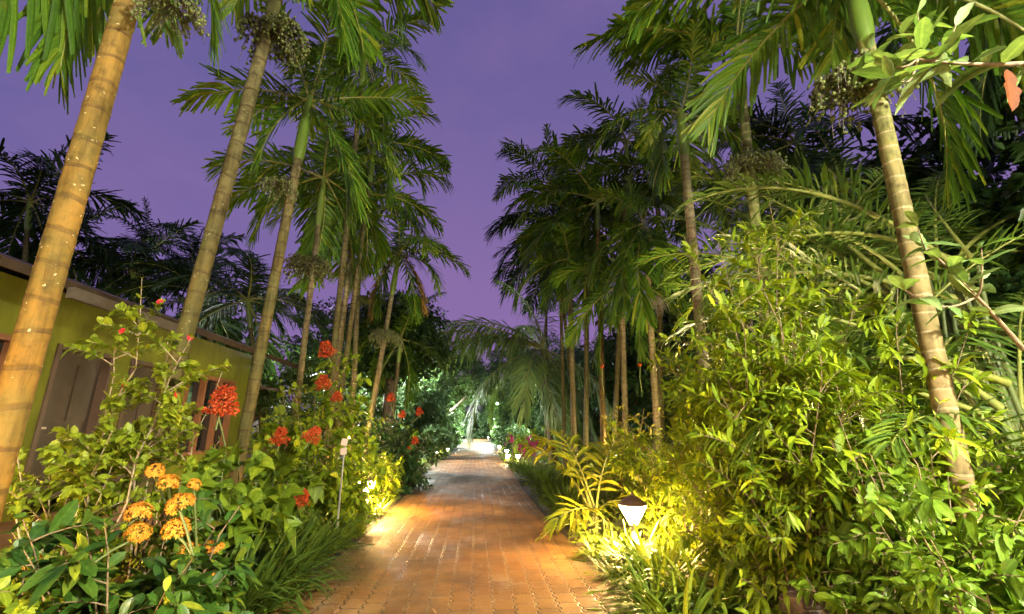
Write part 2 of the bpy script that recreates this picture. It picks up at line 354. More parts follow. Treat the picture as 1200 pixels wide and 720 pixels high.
# ---------------------------------------------------------------- shrubs
def shrub(label,base,H,RR,nst=14,leaf='lance',L=.14,W=.035,prof=LANCE,nodes=7,nbr=6,droop=.35,stem='stembrown',name='leafy_shrub',cat='shrub',group=None,
          spread=.35,lean=(0,0),seed=1,brl=.30,whorl=2,wave=.0,low=.15,flowers=None,fold=.25,stem_r=.0075,up=.5,foliage_name='foliage',bright=None):
    rg=np.random.default_rng(seed); base=np.asarray(base,float); root=empty(name,base,label,cat,group)
    sm=MB(); P=[];D=[];NN=[];LS=[]; tips=[]
    def along(pts,n0,ls):
        n=len(pts); T=norm(np.gradient(pts,axis=0))
        tl=np.linspace(n0,1,nodes)
        p=np.stack([np.interp(tl,np.linspace(0,1,n),pts[:,q]) for q in range(3)],-1); tt=norm(np.stack([np.interp(tl,np.linspace(0,1,n),T[:,q]) for q in range(3)],-1))
        for i in range(len(tl)):
            a0=rg.uniform(0,6.28)
            for w in range(whorl):
                a=a0+w*2*np.pi/whorl+rg.normal(0,.3)
                e=norm((np.cross(tt[i],[.3,.2,.9])+1e-6)[None])[0]; f=np.cross(tt[i],e)
                s=e*math.cos(a)+f*math.sin(a); k=rg.uniform(.35,.95)
                d=s+tt[i]*k+np.array([0,0,.15]); P.append(p[i]); D.append(d); nn=np.array([0,0,1.])+tt[i]*.6+rg.normal(0,.28,3); NN.append(nn); LS.append(ls*rg.uniform(.6,1.15)*(1-.35*(tl[i]>.93)))
    for i in range(nst):
        az=rg.uniform(0,6.28); r0=RR*spread*math.sqrt(rg.uniform(0,1)); r1=RR*math.sqrt(rg.uniform(.05,1)); az2=az+rg.normal(0,.5)
        b=np.array([math.cos(az)*r0,math.sin(az)*r0,-.03]); h=H*rg.uniform(.48,1.04)*(1-.2*(r1/RR)**2)
        e=np.array([math.cos(az2)*r1+lean[0],math.sin(az2)*r1+lean[1],h])
        k=np.linspace(0,1,8)[:,None]; mid=np.array([b[0]*.7+e[0]*.2,b[1]*.7+e[1]*.2,h*.55])
        pts=b*(1-k)**2+2*mid*k*(1-k)+e*k**2+rg.normal(0,.012*H,(8,3))*k*(1-k)*4
        tube(sm,pts,np.linspace(stem_r*1.3,stem_r*.35,8)*(.7+.3*rg.uniform()),5,0)
        along(pts,max(low,.5),L); tips.append(pts[-1])
        for j in range(nbr):
            t=low+(1-low)*rg.uniform(0,.95); p0=np.array([np.interp(t,np.linspace(0,1,8),pts[:,q]) for q in range(3)])
            a=rg.uniform(0,6.28); l=brl*H*rg.uniform(.5,1.1)*(1-.4*t); d=np.array([math.cos(a),math.sin(a),up+rg.normal(0,.25)]); d/=np.linalg.norm(d)
            kk=np.linspace(0,1,5)[:,None]; bp=p0+d*l*kk+np.array([0,0,-.25])*l*kk**2
            if bp[-1][2]<.03: bp[:,2]=np.maximum(bp[:,2],.03)
            tube(sm,bp,np.linspace(stem_r*.55,stem_r*.2,5),4,0); along(bp,.25,L); tips.append(bp[-1])
    sm.build('stem',M[stem],root)
    P=np.array(P);D=np.array(D);NN=np.array(NN);LS=np.array(LS); ok=P[:,2]>.02; P,D,NN,LS=P[ok],D[ok],NN[ok],LS[ok]
    mb=MB(); tn=np.clip(rg.normal(.42,.26,len(P)),0,1)
    leaves(mb,P,D,NN,LS,LS*(W/L)*rg.uniform(.8,1.2,len(P)),prof,np.clip(rg.normal(droop,.15,len(P)),0,1),fold,tn,0,wave,True,rg)
    mb.build(foliage_name,M[leaf],root)
    return root,tips
def strap_mesh(seed,n,L,W,mat,spread=.12,lift=.9):
    rg=np.random.default_rng(seed); mb=MB()
    az=rg.uniform(0,2*np.pi,n); el=np.arctan2(rg.uniform(.55,2.2,n)*lift,1); o=np.stack([np.cos(az),np.sin(az),0*az],-1)
    p=o*(spread*np.sqrt(rg.uniform(0,1,n)))[:,None]+np.array([0,0,-.01]); d=o*np.cos(el)[:,None]+np.array([0,0,1.])*np.sin(el)[:,None]
    Ls=L*rg.uniform(.6,1.15,n)
    leaves(mb,p,d,np.array([0,0,1.])-o*.6+rg.normal(0,.12,(n,3)),Ls,W*rg.uniform(.7,1.2,n),STRAP,rg.uniform(.35,.95,n)*(1.05-.5*np.sin(el)),.35,None,0,0,True,rg)
    v=np.concatenate(mb.v); 
    return mb.mesh('strap_leaves',M[mat])
def keep_above(me,z=.012):
    for v in me.vertices:
        if v.co.z<z and (v.co.x**2+v.co.y**2)>.02: v.co.z=z+random.uniform(0,.02)
    return me

# ---------------------------------------------------------------- broadleaf trees
def tree(label,base,H,cr,cz,trunk_r=.18,nclump=90,per=34,L=.17,W=.075,leaf='tree',group=None,seed=1,name='broadleaf_tree',bark='bark',limbs=7,fork=.35,vis=False):
    """cr = crown radii (x,y,z) around height cz"""
    rg=np.random.default_rng(seed); base=np.asarray(base,float); root=empty(name,base,label,'tree',group)
    mb=MB(); k=np.linspace(0,1,7)[:,None]; top=np.array([rg.normal(0,.12)*H*.3,rg.normal(0,.12)*H*.3,max(H*fork,cz-cr[2]*.3)])
    bez=np.zeros(3)*(1-k)+top*k+np.stack([np.sin(k[:,0]*5)*.06*H*.2,np.cos(k[:,0]*4)*.04*H*.2-.04*H*.2,0*k[:,0]],-1); bez[0,2]=-.1
    tube(mb,bez,np.linspace(trunk_r*1.25,trunk_r*.7,7),10,0)
    ends=[]
    for i in range(limbs):
        a=rg.uniform(0,6.28); st=bez[rg.integers(3,7)]; e=np.array([math.cos(a)*cr[0]*.7,math.sin(a)*cr[1]*.7,cz+rg.uniform(-.5,.7)*cr[2]])
        kk=np.linspace(0,1,6)[:,None]; m=(st+e)/2+np.array([0,0,-.08*H]); pts=st*(1-kk)**2+2*m*kk*(1-kk)+e*kk**2
        tube(mb,pts,np.linspace(trunk_r*.5,trunk_r*.1,6),6,0); ends.append(e)
    mb.build('trunk',M[bark],root)
    c=rg.normal(0,1,(nclump,3)); c=norm(c)*(rg.uniform(.25,1,nclump)**.45)[:,None]*rg.uniform(.82,1.1,(nclump,1)); c=c*np.array(cr)+np.array([top[0],top[1],cz])
    sz=rg.uniform(.10,.24,nclump)*min(cr)*1.15
    N=nclump*per; ci=np.repeat(np.arange(nclump),per)
    off=norm(rg.normal(0,1,(N,3)))*(rg.uniform(.15,1,N)**.5)[:,None]*sz[ci][:,None]*np.array([1.15,1.15,.75])
    p=c[ci]+off; p[:,2]=np.maximum(p[:,2],.05); d=norm(off)+rg.normal(0,.5,(N,3)); d[:,2]-=.25
    mb=MB(); tn=np.clip(rg.normal(.45,.18,nclump)[ci]+rg.normal(0,.16,N),0,1)
    leaves(mb,p,d,np.array([0,0,1.])+rg.normal(0,.45,(N,3)),L*rg.uniform(.6,1.2,N),W*rg.uniform(.7,1.2,N),np.array([.3,1,.05]),.2,.2,tn,0,0,True,rg)
    mb.build('crown',M[leaf],root)
    return root

# ---------------------------------------------------------------- flowers (one mesh per kind, copied per head)
def ixora_mesh(r,mat,seed=0,n=95,tall=.85):
    rg=np.random.default_rng(seed); mb=MB()
    az=rg.uniform(0,2*np.pi,n); z=rg.uniform(-.55,1,n); rr=np.sqrt(1-np.clip(z,-1,1)**2); c=np.stack([np.cos(az)*rr,np.sin(az)*rr,z*tall],-1)*r*rg.uniform(.85,1.05,(n,1)); nn=norm(c+np.array([0,0,.01]))
    e=norm(np.cross(nn,[.3,.4,.85])); f=np.cross(nn,e); rot=rg.uniform(0,6.28,n)
    for q in range(4):
        a=rot+q*np.pi/2; d=e*np.cos(a)[:,None]+f*np.sin(a)[:,None]+nn*.25
        leaves(mb,c,d,nn,r*.26,r*.13,np.array([.5,1,.3]),.1,.1,None,0,0,True,rg)
    for i in range(0,n,3): tube(mb,np.array([[0,0,-r*.6],c[i]*.55+[0,0,-r*.15],c[i]]),r*.018,3,1)
    return mb.mesh('flower_head',[M[mat],M['stemgreen']])
def pagoda_mesh(r,h,mat,seed=0,tiers=6,per=34):
    rg=np.random.default_rng(seed); mb=MB(); tube(mb,np.array([[0,0,-h*.5],[0,0,0],[0,0,h]]),[.007,.006,.003],5,1)
    for k in range(tiers):
        z=h*k/tiers; rk=r*(1-.75*(k/tiers)**1.4)
        a=rg.uniform(0,6.28,per); rr=rk*rg.uniform(.35,1.05,per); c=np.stack([np.cos(a)*rr,np.sin(a)*rr,z+.02+rg.normal(0,.005,per)],-1)
        for i in range(0,per,3): tube(mb,np.array([[0,0,z-.01],c[i]*[.6,.6,1],c[i]]),.0025,3,0,.9)
        for q in range(4):
            d=rg.normal(0,1,(per,3))+np.array([0,0,.4]); leaves(mb,c,d,norm(rg.normal(0,1,(per,3))),.019,.010,np.array([.4,1,.2]),.1,.1,None,0,0,True,rg)
    return mb.mesh('flower_head',[M[mat],M['stemgreen']])
def petal_mesh(r,mat,seed=0):
    rg=np.random.default_rng(seed); mb=MB(); a=np.arange(5)*2*np.pi/5
    leaves(mb,np.zeros((5,3)),np.stack([np.cos(a),np.sin(a),.7+0*a],-1),np.array([0,0,1.]),r,r*.9,np.array([.3,.9,1,.6]),.25,.2,None,0,.1,True,rg)
    tube(mb,np.array([[0,0,0],[0,0,r*.6],[r*.1,0,r*1.2]]),r*.05,4,0,.9); tube(mb,np.array([[0,0,-r*.8],[0,0,-r*.2],[0,0,.01]]),r*.08,4,1)
    return mb.mesh('flower',[M[mat],M['stemgreen']])
# ================================================================ sky
w=bpy.data.worlds.new('World'); scene.world=w; w.use_nodes=True; nt=w.node_tree; nt.nodes.clear()
out=nt.nodes.new('ShaderNodeOutputWorld'); bg=nt.nodes.new('ShaderNodeBackground')
tc=nd(nt,'TexCoord'); sx=nd(nt,'SeparateXYZ'); nt.links.new(tc.outputs['Generated'],sx.inputs[0])
hz=ramp(nt,[(0,(.31,.172,.42)),(.22,(.262,.158,.405)),(.50,(.185,.135,.360)),(.85,(.124,.104,.305))],sx.outputs['Z'])
az=ramp(nt,[(.10,(.72,.86,.93)),(.55,(1,1,1))],math_(nt,'ADD',math_(nt,'MULTIPLY',sx.outputs['X'],.6),.62))
c0=mixc(nt,1.0,hz.outputs[0],az.outputs[0],'MULTIPLY')
mp=nd(nt,'Mapping'); mp.inputs['Scale'].default_value=(1.2,1.2,2.4); nt.links.new(tc.outputs['Generated'],mp.inputs[0])
nz=noise(nt,2.1,5,mp.outputs[0],.55); cf=ramp(nt,[(.45,(0,0,0)),(.75,(.45,.45,.45))],nz.outputs['Fac'])
c1=mixc(nt,cf.outputs[0],c0,(.285,.17,.40))
sky=nd(nt,'TexSky'); sky.sky_type='NISHITA'; sky.sun_disc=False; sky.sun_elevation=R(-6); sky.sun_rotation=R(200)
c2=mixc(nt,1.0,c1,mixc(nt,1.0,sky.outputs[0],(.05,.05,.05),'MULTIPLY'),'ADD')
nt.links.new(c2,bg.inputs[0]); bg.inputs[1].default_value=1.0; nt.links.new(bg.outputs[0],out.inputs['Surface'])
scene.view_settings.view_transform='Standard'; scene.view_settings.look='None'; scene.view_settings.exposure=0; scene.view_settings.gamma=1
scene.cycles.use_denoising=True; scene.cycles.max_bounces=6; scene.cycles.diffuse_bounces=3; scene.cycles.glossy_bounces=2; scene.cycles.transmission_bounces=4; scene.cycles.transparent_max_bounces=4
scene.cycles.sample_clamp_indirect=4; scene.cycles.use_light_tree=True; scene.cycles.caustics_reflective=False; scene.cycles.caustics_refractive=False

# ================================================================ ground and path
def soilmat():
    m,nt,out=newmat('garden_soil'); tc=nd(nt,'TexCoord'); co=tc.outputs['Object']
    a=noise(nt,1.3,5,co,.6); b=noise(nt,16,6,co,.7); vo=nd(nt,'TexVoronoi'); vo.inputs['Scale'].default_value=14; nt.links.new(co,vo.inputs['Vector'])
    r1=ramp(nt,[(.3,(.022,.016,.010)),(.55,(.055,.038,.02)),(.75,(.10,.062,.028))],b.outputs['Fac'])
    r2=ramp(nt,[(.4,(0,0,0)),(.62,(.7,.7,.7))],a.outputs['Fac']); c=mixc(nt,r2.outputs[0],r1.outputs[0],(.028,.04,.012))
    p=nd(nt,'BsdfPrincipled'); p.inputs['Roughness'].default_value=.85; nt.links.new(c,p.inputs['Base Color'])
    bp=nd(nt,'Bump'); bp.inputs['Strength'].default_value=.9; bp.inputs['Distance'].default_value=.05
    nt.links.new(math_(nt,'ADD',b.outputs['Fac'],math_(nt,'MULTIPLY',vo.outputs['Distance'],.6)),bp.inputs['Height']); nt.links.new(bp.outputs[0],p.inputs['Normal'])
    nt.links.new(p.outputs[0],out.inputs['Surface']); return m
def pavermat():
    m,nt,out=newmat('interlocking_pavers'); tc=nd(nt,'TexCoord'); co=tc.outputs['Object']; s=nd(nt,'SeparateXYZ'); nt.links.new(co,s.inputs[0])
    def tri(v,per,amp): return math_(nt,'MULTIPLY',math_(nt,'SUBTRACT',math_(nt,'PINGPONG',math_(nt,'ADD',v,50*per),per/2),per/4),amp*4/per)
    def zig(v,per,amp):   # rounded trapezoid wave: the zig-zag edge of an interlocking block
        t=tri(v,per,amp*3.2); return math_(nt,'MINIMUM',math_(nt,'MAXIMUM',t,-amp),amp)
    wx=.165; wy=.22
    nzc=noise(nt,5,2,co); jit=math_(nt,'MULTIPLY',math_(nt,'SUBTRACT',nzc.outputs['Fac'],.5),.016)
    X=math_(nt,'ADD',math_(nt,'ADD',s.outputs['X'],zig(s.outputs['Y'],.11,.010)),jit); 
    cx=math_(nt,'FLOOR',math_(nt,'DIVIDE',X,wx)); stg=math_(nt,'MULTIPLY',math_(nt,'MODULO',math_(nt,'ADD',cx,200),2),wy/2)
    Y=math_(nt,'ADD',math_(nt,'ADD',math_(nt,'ADD',s.outputs['Y'],stg),zig(s.outputs['X'],.0825,.005)),jit)
    cy=math_(nt,'FLOOR',math_(nt,'DIVIDE',Y,wy))
    dx=math_(nt,'ABSOLUTE',math_(nt,'SUBTRACT',math_(nt,'FRACT',math_(nt,'DIVIDE',X,wx)),.5)); dx=math_(nt,'MULTIPLY',math_(nt,'SUBTRACT',.5,dx),wx)
    dy=math_(nt,'ABSOLUTE',math_(nt,'SUBTRACT',math_(nt,'FRACT',math_(nt,'DIVIDE',Y,wy)),.5)); dy=math_(nt,'MULTIPLY',math_(nt,'SUBTRACT',.5,dy),wy)
    dmin=math_(nt,'MINIMUM',dx,math_(nt,'MULTIPLY',dy,1.9))
    wn=noise(nt,2.2,3,co); wid=math_(nt,'ADD',.003,math_(nt,'MULTIPLY',wn.outputs['Fac'],.012))
    joint=nd(nt,'MapRange'); nt.links.new(dmin,joint.inputs[0]); joint.inputs[1].default_value=.0; nt.links.new(wid,joint.inputs[2]); joint.inputs[3].default_value=1; joint.inputs[4].default_value=0
    cv=nd(nt,'CombineXYZ'); nt.links.new(cx,cv.inputs[0]); nt.links.new(cy,cv.inputs[1]); wh=nd(nt,'TexWhiteNoise'); nt.links.new(cv.outputs[0],wh.inputs['Vector'])
    base=ramp(nt,[(0,(.20,.088,.019)),(.35,(.22,.100,.022)),(.7,(.24,.112,.025)),(1,(.27,.13,.032))],wh.outputs['Value'])
    f=noise(nt,60,4,co,.7); base=mixc(nt,.5,base.outputs[0],mixc(nt,1.0,base.outputs[0],ramp(nt,[(.3,(.55,.55,.55)),(.7,(1.35,1.3,1.25))],f.outputs['Fac']).outputs[0],'MULTIPLY'))
    # pale mineral bloom and dark damp stains, deepened to paint in plant shade, with their own outlines
    mp=nd(nt,'Mapping'); mp.inputs['Scale'].default_value=(1,.55,1); nt.links.new(co,mp.inputs[0])
    e=noise(nt,1.15,6,mp.outputs[0],.62); ef=ramp(nt,[(.55,(0,0,0)),(.70,(.42,.42,.42))],e.outputs['Fac'])
    base=mixc(nt,ef.outputs[0],base,(.40,.33,.27))
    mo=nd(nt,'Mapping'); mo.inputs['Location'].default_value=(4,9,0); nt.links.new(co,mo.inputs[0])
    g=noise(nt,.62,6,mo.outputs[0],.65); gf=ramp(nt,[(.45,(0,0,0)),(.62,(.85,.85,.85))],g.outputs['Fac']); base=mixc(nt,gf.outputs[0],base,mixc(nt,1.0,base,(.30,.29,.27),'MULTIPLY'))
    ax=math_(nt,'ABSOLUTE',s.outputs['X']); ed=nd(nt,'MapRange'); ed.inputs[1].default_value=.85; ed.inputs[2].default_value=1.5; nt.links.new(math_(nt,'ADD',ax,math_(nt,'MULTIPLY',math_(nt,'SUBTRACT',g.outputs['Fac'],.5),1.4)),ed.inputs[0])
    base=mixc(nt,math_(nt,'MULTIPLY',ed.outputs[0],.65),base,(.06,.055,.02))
    base=mixc(nt,math_(nt,'MULTIPLY',joint.outputs[0],.97),base,(.03,.022,.012))
    p=nd(nt,'BsdfPrincipled'); nt.links.new(base,p.inputs['Base Color'])
    rr=ramp(nt,[(.42,(.72,.72,.72)),(.62,(.38,.38,.38))],e.outputs['Fac']); nt.links.new(rr.outputs[0],p.inputs['Roughness']); p.inputs['Specular IOR Level'].default_value=.4
    h=math_(nt,'ADD',math_(nt,'MULTIPLY',joint.outputs[0],-1.0),math_(nt,'ADD',math_(nt,'MULTIPLY',f.outputs['Fac'],.3),math_(nt,'MULTIPLY',wh.outputs['Value'],.25)))
    bp=nd(nt,'Bump'); bp.inputs['Strength'].default_value=1.0; bp.inputs['Distance'].default_value=.012; nt.links.new(h,bp.inputs['Height']); nt.links.new(bp.outputs[0],p.inputs['Normal'])
    nt.links.new(p.outputs[0],out.inputs['Surface']); return m
mb=MB(); g=np.array([-300,-60,-20,-8,-4,0,4,8,14,22,40,90,300.]); gy=np.array([-200,-20,-4,0,4,8,12,16,20,26,34,50,90,400.])
V=[(x,y,0) for y in gy for x in g]; nx=len(g)
mb.add(V,[(j*nx+i,j*nx+i+1,(j+1)*nx+i+1,(j+1)*nx+i) for j in range(len(gy)-1) for i in range(nx-1)],0,.5,False)
tag(mb.build('ground',soilmat()),kind='structure')
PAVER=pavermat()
ys=[-6,0,4,7,11,15,17.2,17.3,21.6,21.7,28,40,60,95]; xl=[-1.5,-1.5,-1.47,-1.36,-1.42,-1.6,-1.9,-2.0,-2.1,-1.25,-1.2,-1.25,-1.4,-1.4]; xr=[1.35,1.35,1.28,1.12,1.1,1.2,1.9,1.9,1.9,1.3,1.35,1.5,1.8,1.8]
mb=MB(); V=[]; 
for y,a,b in zip(ys,xl,xr): V+=[(a,y,.012),(b,y,.012)]
Fq=[(2*i,2*i+1,2*i+3,2*i+2) for i in range(len(ys)-1)]
mb.add(V,Fq,0,.5,False); mb.add([(-14,17.3,.012),(-2.0,17.3,.012),(-2.1,21.6,.012),(-14,21.2,.012)],[(0,1,2,3)],0,.5,False)
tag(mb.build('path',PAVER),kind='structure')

# ================================================================ path lamps
M['lamp_post']=solid('cream_lamp_paint',(.42,.36,.28),(.55,.48,.38),12,.45)
M['lamp_cap']=solid('bronze_lamp_cap',(.10,.06,.035),(.17,.10,.06),15,.4,0,.5)
GLASS={}
def lamp_glass(c,s):
    k=(c,s)
    if k not in GLASS: GLASS[k]=emit('lit_lamp_diffuser',c,s)
    return GLASS[k]
WARM=(1.0,.60,.20)
def _lamp_meshes():
    p=MB(); lathe(p,[(.0,.30),(.033,.30),(.033,.0)],12); lathe(p,[(.036,.045),(.075,.03),(.078,.0)],16); lathe(p,[(.034,.345),(.055,.335),(.055,.30),(.034,.29)],16)
    d=MB(); lathe(d,[(.002,.345),(.058,.346),(.148,.505),(.002,.506)],20,0,(0,0,0),.5,False)
    c=MB(); lathe(c,[(.150,.508),(.158,.512),(.156,.526),(.105,.566),(.052,.596),(.022,.606),(.0,.608)],20); lathe(c,[(.020,.604),(.024,.622),(.016,.640),(.0,.645)],10); lathe(c,[(.0,.509),(.150,.509)],20)
    return p.mesh('post',M['lamp_post']),d,c.mesh('cap',M['lamp_cap'])
_lp,_ld,_lc=_lamp_meshes()
def path_lamp(x,y,label,power,col=WARM,group='low garden lamps beside the path',sc=1.0):
    r=empty('path_lamp',(x,y,0),label,'garden lamp',group); r.scale=(sc,)*3
    link('post',_lp,r); link('diffuser',_ld.mesh('diffuser',lamp_glass(col,power)),r); link('cap',_lc,r)
    return r
a=gnd(745,652); path_lamp(a[0],a[1],'bright path lamp with flared glass in the strap leaves beside the yellow cane palm',LP_RIGHT,sc=1.0)
a=gnd(428,603); path_lamp(a[0],a[1],'lit path lamp half buried in arching grass near the little plate stake',LP_LEFT)
for px,py,lb,s in [(510,531,'small glowing lamp at the left flower bed beyond the crossing path, nearest of three there',1),(524,527,'small glowing lamp in middle of the left row beyond the crossing',1),(531,520,'small glowing lamp at the foot of the red flowers, last of the left row',.8),
    (572,513,'tiny glowing lamp farthest down the right border',.8),(585,524,'small glowing lamp on the right border before a yellow-green bush',1),(594,529,'small glowing lamp behind the pair beside the magenta plant',1),(595,535,'small glowing lamp at path edge nearest the magenta plant on its left',1),(607,535,'small glowing lamp directly under the magenta plant',1)]:
    a=gnd(px,py,.29); path_lamp(a[0],a[1],lb,LP_FAR*s,(1,.66,.30),sc=.65)
for x,y,s in [(-2.45,.75,LP_BL),(-3.25,4.5,LP_LEFT*.3),(2.75,-.3,LP_BR),(-2.3,-3.6,LP_BL*.7),(2.2,-3.9,LP_BR*.7)]:
    path_lamp(x,y,sc=.6 if y>2 else 1,power=s,col=(1.0,.84,.48) if x>0 else WARM,label='path lamp of the same row behind the viewpoint' if y<2 else 'path lamp hidden among the flowers at the terrace edge')
M['pole']=solid('grey_pole_paint',(.16,.16,.16),(.24,.24,.24),10,.5)
def street_lamp(x,y,h,az,label,power,col):
    r=empty('street_lamp',(x,y,0),label,'street lamp','tall lamps lighting the garden'); d=np.array([math.cos(R(az)),math.sin(R(az)),0])
    mb=MB(); k=np.linspace(0,1,9)[:,None]; pts=np.array([0,0,h])*k; tube(mb,pts,np.linspace(.06,.04,9),10); lathe(mb,[(.14,0),(.14,.03),(.08,.12),(.06,.14)],12); mb.build('pole',M['pole'],r)
    mb=MB(); k=np.linspace(0,1,8)[:,None]; tube(mb,np.array([0,0,h-.05])+d*.9*k+np.array([0,0,.22])*np.sin(k*np.pi*.55),.025,8); mb.build('arm',M['pole'],r)
    e=d*1.0+np.array([0,0,h+.15]); mb=MB(); lathe(mb,[(.0,.10),(.10,.09),(.20,.03),(.21,0),(.0,.0)],18,0,e); mb.build('lamp_head',M['pole'],r)
    mb=MB(); lathe(mb,[(.19,-.006),(.16,-.07),(.08,-.10),(.0,-.11)],16,0,e,.5,False); mb.build('diffuser',lamp_glass(col,power),r)
    return r
COOL=(.86,1.0,.92)
def fill_globe_lamp(x,y,h,label,power,col=(1.0,.76,.36)):  # added lamps that underlight the palm crowns from inside the planting
    r=empty('fill_globe_lamp',(x,y,0),label,'garden lamp','added globe lamps lighting the crowns from inside the planting')
    mb=MB(); lathe(mb,[(.0,h-.10),(.045,h-.10),(.03,h-.16),(.026,.12),(.06,.05),(.07,.0)],12); mb.build('post',M['pole'],r)
    mb=MB(); a=np.linspace(-1.35,1.5,9); lathe(mb,np.stack([np.cos(a)*.10,np.sin(a)*.10+h],-1),16,0,(0,0,0),.5,True); mb.build('globe',lamp_glass(col,power),r)
    return r
fill_globe_lamp(3.85,6.4,1.5,'added globe lamp hidden behind the lance-leaved shrubs',GLOBE_FILL)
fill_globe_lamp(-2.75,10.3,1.2,'added globe lamp hidden behind the tall round-leaved shrub',GLOBE_FILL*.25)
fill_globe_lamp(3.75,12.3,.7,'added globe lamp hidden among the slim dark trunks',GLOBE_FILL*.3,(1.0,.85,.55))
street_lamp(3.9,-2.9,3.6,120,'tall garden lamp post behind the viewpoint',SL_BACK,(1.0,.95,.72))
street_lamp(1.2,-14,7.0,100,'added fill lamp post far behind the viewpoint',SL_FILL,(1.0,.90,.60))  # added fill lamp, evens out the light on the mid-distance palms
street_lamp(-3.9,22.6,4.5,10,'lamp post at the left corner beyond the crossing',SL_CROSS*.3,COOL)
street_lamp(-6.9,19.4,3.5,0,'lamp post hidden behind the hedge at the crossing path',SL_CROSS,(.95,.93,1.0))
street_lamp(-4.6,42,3.9,0,'lamp post on the left under the far trees',SL_FAR,COOL)
street_lamp(3.4,50,4.0,180,'lamp post on the right under the far trees',SL_FAR,COOL)
street_lamp(-5.0,68,4.5,0,'farthest lamp post where the path disappears',SL_FAR*1.6,COOL)
street_lamp(5.6,27,3.4,180,'lamp post behind the coconut palm among pale leaves',SL_FAR*.4,COOL)
street_lamp(-3.6,-4.6,4.6,60,'tall garden lamp post behind the viewpoint on the bungalow side',SL_BACK_L,(1.0,.74,.34))

# ================================================================ bungalow on the left
M['wall_paint']=solid('olive_green_wall_paint',(.085,.10,.008),(.15,.17,.013),2.2,.75,.15,.3,(1,1.6,.45))
M['darkwood']=solid('dark_brown_door_wood',(.055,.035,.025),(.095,.06,.045),6,.5,.1,.4,(1,6,.6))
M['doorgrey']=solid('brown_grey_door_panel',(.042,.031,.024),(.062,.048,.038),5,.55)
M['frame']=solid('reddish_wood_frame',(.14,.06,.03),(.22,.10,.05),8,.45,.1,.4,(4,4,.5))
M['glassdark']=solid('dark_window_glass',(.006,.007,.009),(.012,.012,.014),2,.06,0,.6)
M['roofing']=solid('brown_roof_shingle',(.07,.045,.035),(.13,.085,.065),14,.8,.6,.3,(1,2.5,1))
M['fascia']=solid('weathered_fascia_board',(.022,.013,.007),(.045,.027,.016),9,.7,.2)
M['greyboard']=solid('pale_grey_gutter_paint',(.07,.06,.05),(.10,.085,.07),9,.6)
M['terracotta']=solid('terracotta_terrace',(.26,.12,.05),(.36,.18,.08),6,.6,.2)
HX=-6.05; fl=.34; top=3.25; y0,y1=2.2,12.7
HR=empty('garden_bungalow',(HX,0,0),'olive green bungalow with dark doors and low brown roof behind the flowering shrubs','house')
def hb(name,mat,bs,parent=HR):
    mb=MB()
    for b in bs: box(mb,*b)
    return mb.build(name,mat,parent)
# wall built as piers and lintels so that openings are real recesses; x local to HX, wall face at x=0
ops=[('win',4.8,6.42,.9,2.5),('door',6.98,8.06,fl,2.52),('door',8.44,9.5,fl,2.52),('win',10.1,12.05,.8,2.5)]
bs=[]; py=y0
for k,a,b,z0,z1 in ops:
    bs.append((-.2,0,py,a,0,top)); bs.append((-.2,0,a,b,z1,top))
    if z0>fl+.05: bs.append((-.2,0,a,b,0,z0))
    py=b
bs.append((-.2,0,py,y1,0,top)); bs.append((-5,-.2,y1-.2,y1,0,top)); bs.append((-5,-.2,y0,y0+.2,0,top)); bs.append((-5.2,-5,y0,y1,0,top))
hb('wall',M['wall_paint'],bs)
for k,a,b,z0,z1 in ops:
    if k=='win':
        f=hb('window',M['frame'],[(-.15,.03,a+.002,a+.08,z0+.002,z1-.002),(-.15,.03,b-.08,b-.002,z0+.002,z1-.002),(-.15,.03,a+.081,b-.081,z1-.08,z1-.003),(-.15,.05,a+.081,b-.081,z0+.003,z0+.07)]+[(-.13,.02,a+(b-a)*q-.035,a+(b-a)*q+.035,z0+.071,z1-.081) for q in ((.35,.68) if a>9 else (.5,))])
        hb('pane',M['glassdark'],[(-.12,-.10,a+.06,b-.06,z0+.05,z1-.05)],f)
    else:
        f=hb('door',M['doorgrey'],[(-.17,-.12,a+.07,b-.07,z0+.01,z1-.07)]+[(-.121,-.10,a+.07+(b-a-.14)*u0,a+.07+(b-a-.14)*u1,v0,v1) for u0,u1 in ((.08,.46),(.54,.92)) for v0,v1 in ((z0+.15,z0+.95),(z0+1.1,z1-.25))])
        hb('door_frame',M['darkwood'],[(-.18,.02,a+.002,a+.07,z0+.003,z1-.003),(-.18,.02,b-.07,b-.002,z0+.003,z1-.003),(-.18,.02,a+.071,b-.071,z1-.07,z1-.004)],f)
        hb('handle',M['lamp_post'],[(-.1,-.06,a+.14,a+.24,z0+.98,z0+1.01)],f)
hb('light_switch',M['lamp_post'],[(.0,.02,6.62,6.72,1.5,1.62)])
# roof: sloping slab with overhang, seen from below at the eave
mb=MB(); ex,ez=.98,3.02; rx,rz=-2.6,4.35
for z_off,th in ((0,.07),):
    v=[(ex,y0-.6,ez),(ex,y1+.7,ez),(rx,y1+.7,rz),(rx,y0-.6,rz),(ex,y0-.6,ez+th),(ex,y1+.7,ez+th),(rx,y1+.7,rz+th),(rx,y0-.6,rz+th)]
    mb.add(v,[(0,1,2,3),(7,6,5,4),(0,4,5,1),(2,6,7,3),(1,5,6,2),(0,3,7,4)],0,.5,False)
v=[(-6.2,y0-.6,ez),(-6.2,y1+.7,ez),(rx-.003,y1+.7,rz),(rx-.003,y0-.6,rz),(-6.2,y0-.6,ez+.07),(-6.2,y1+.7,ez+.07),(rx-.003,y1+.7,rz+.07),(rx-.003,y0-.6,rz+.07)]
mb.add(v,[(0,3,2,1),(4,5,6,7),(0,1,5,4),(2,3,7,6),(1,2,6,5),(0,4,7,3)],0,.5,False)
roof=mb.build('roof',M['roofing'],HR)
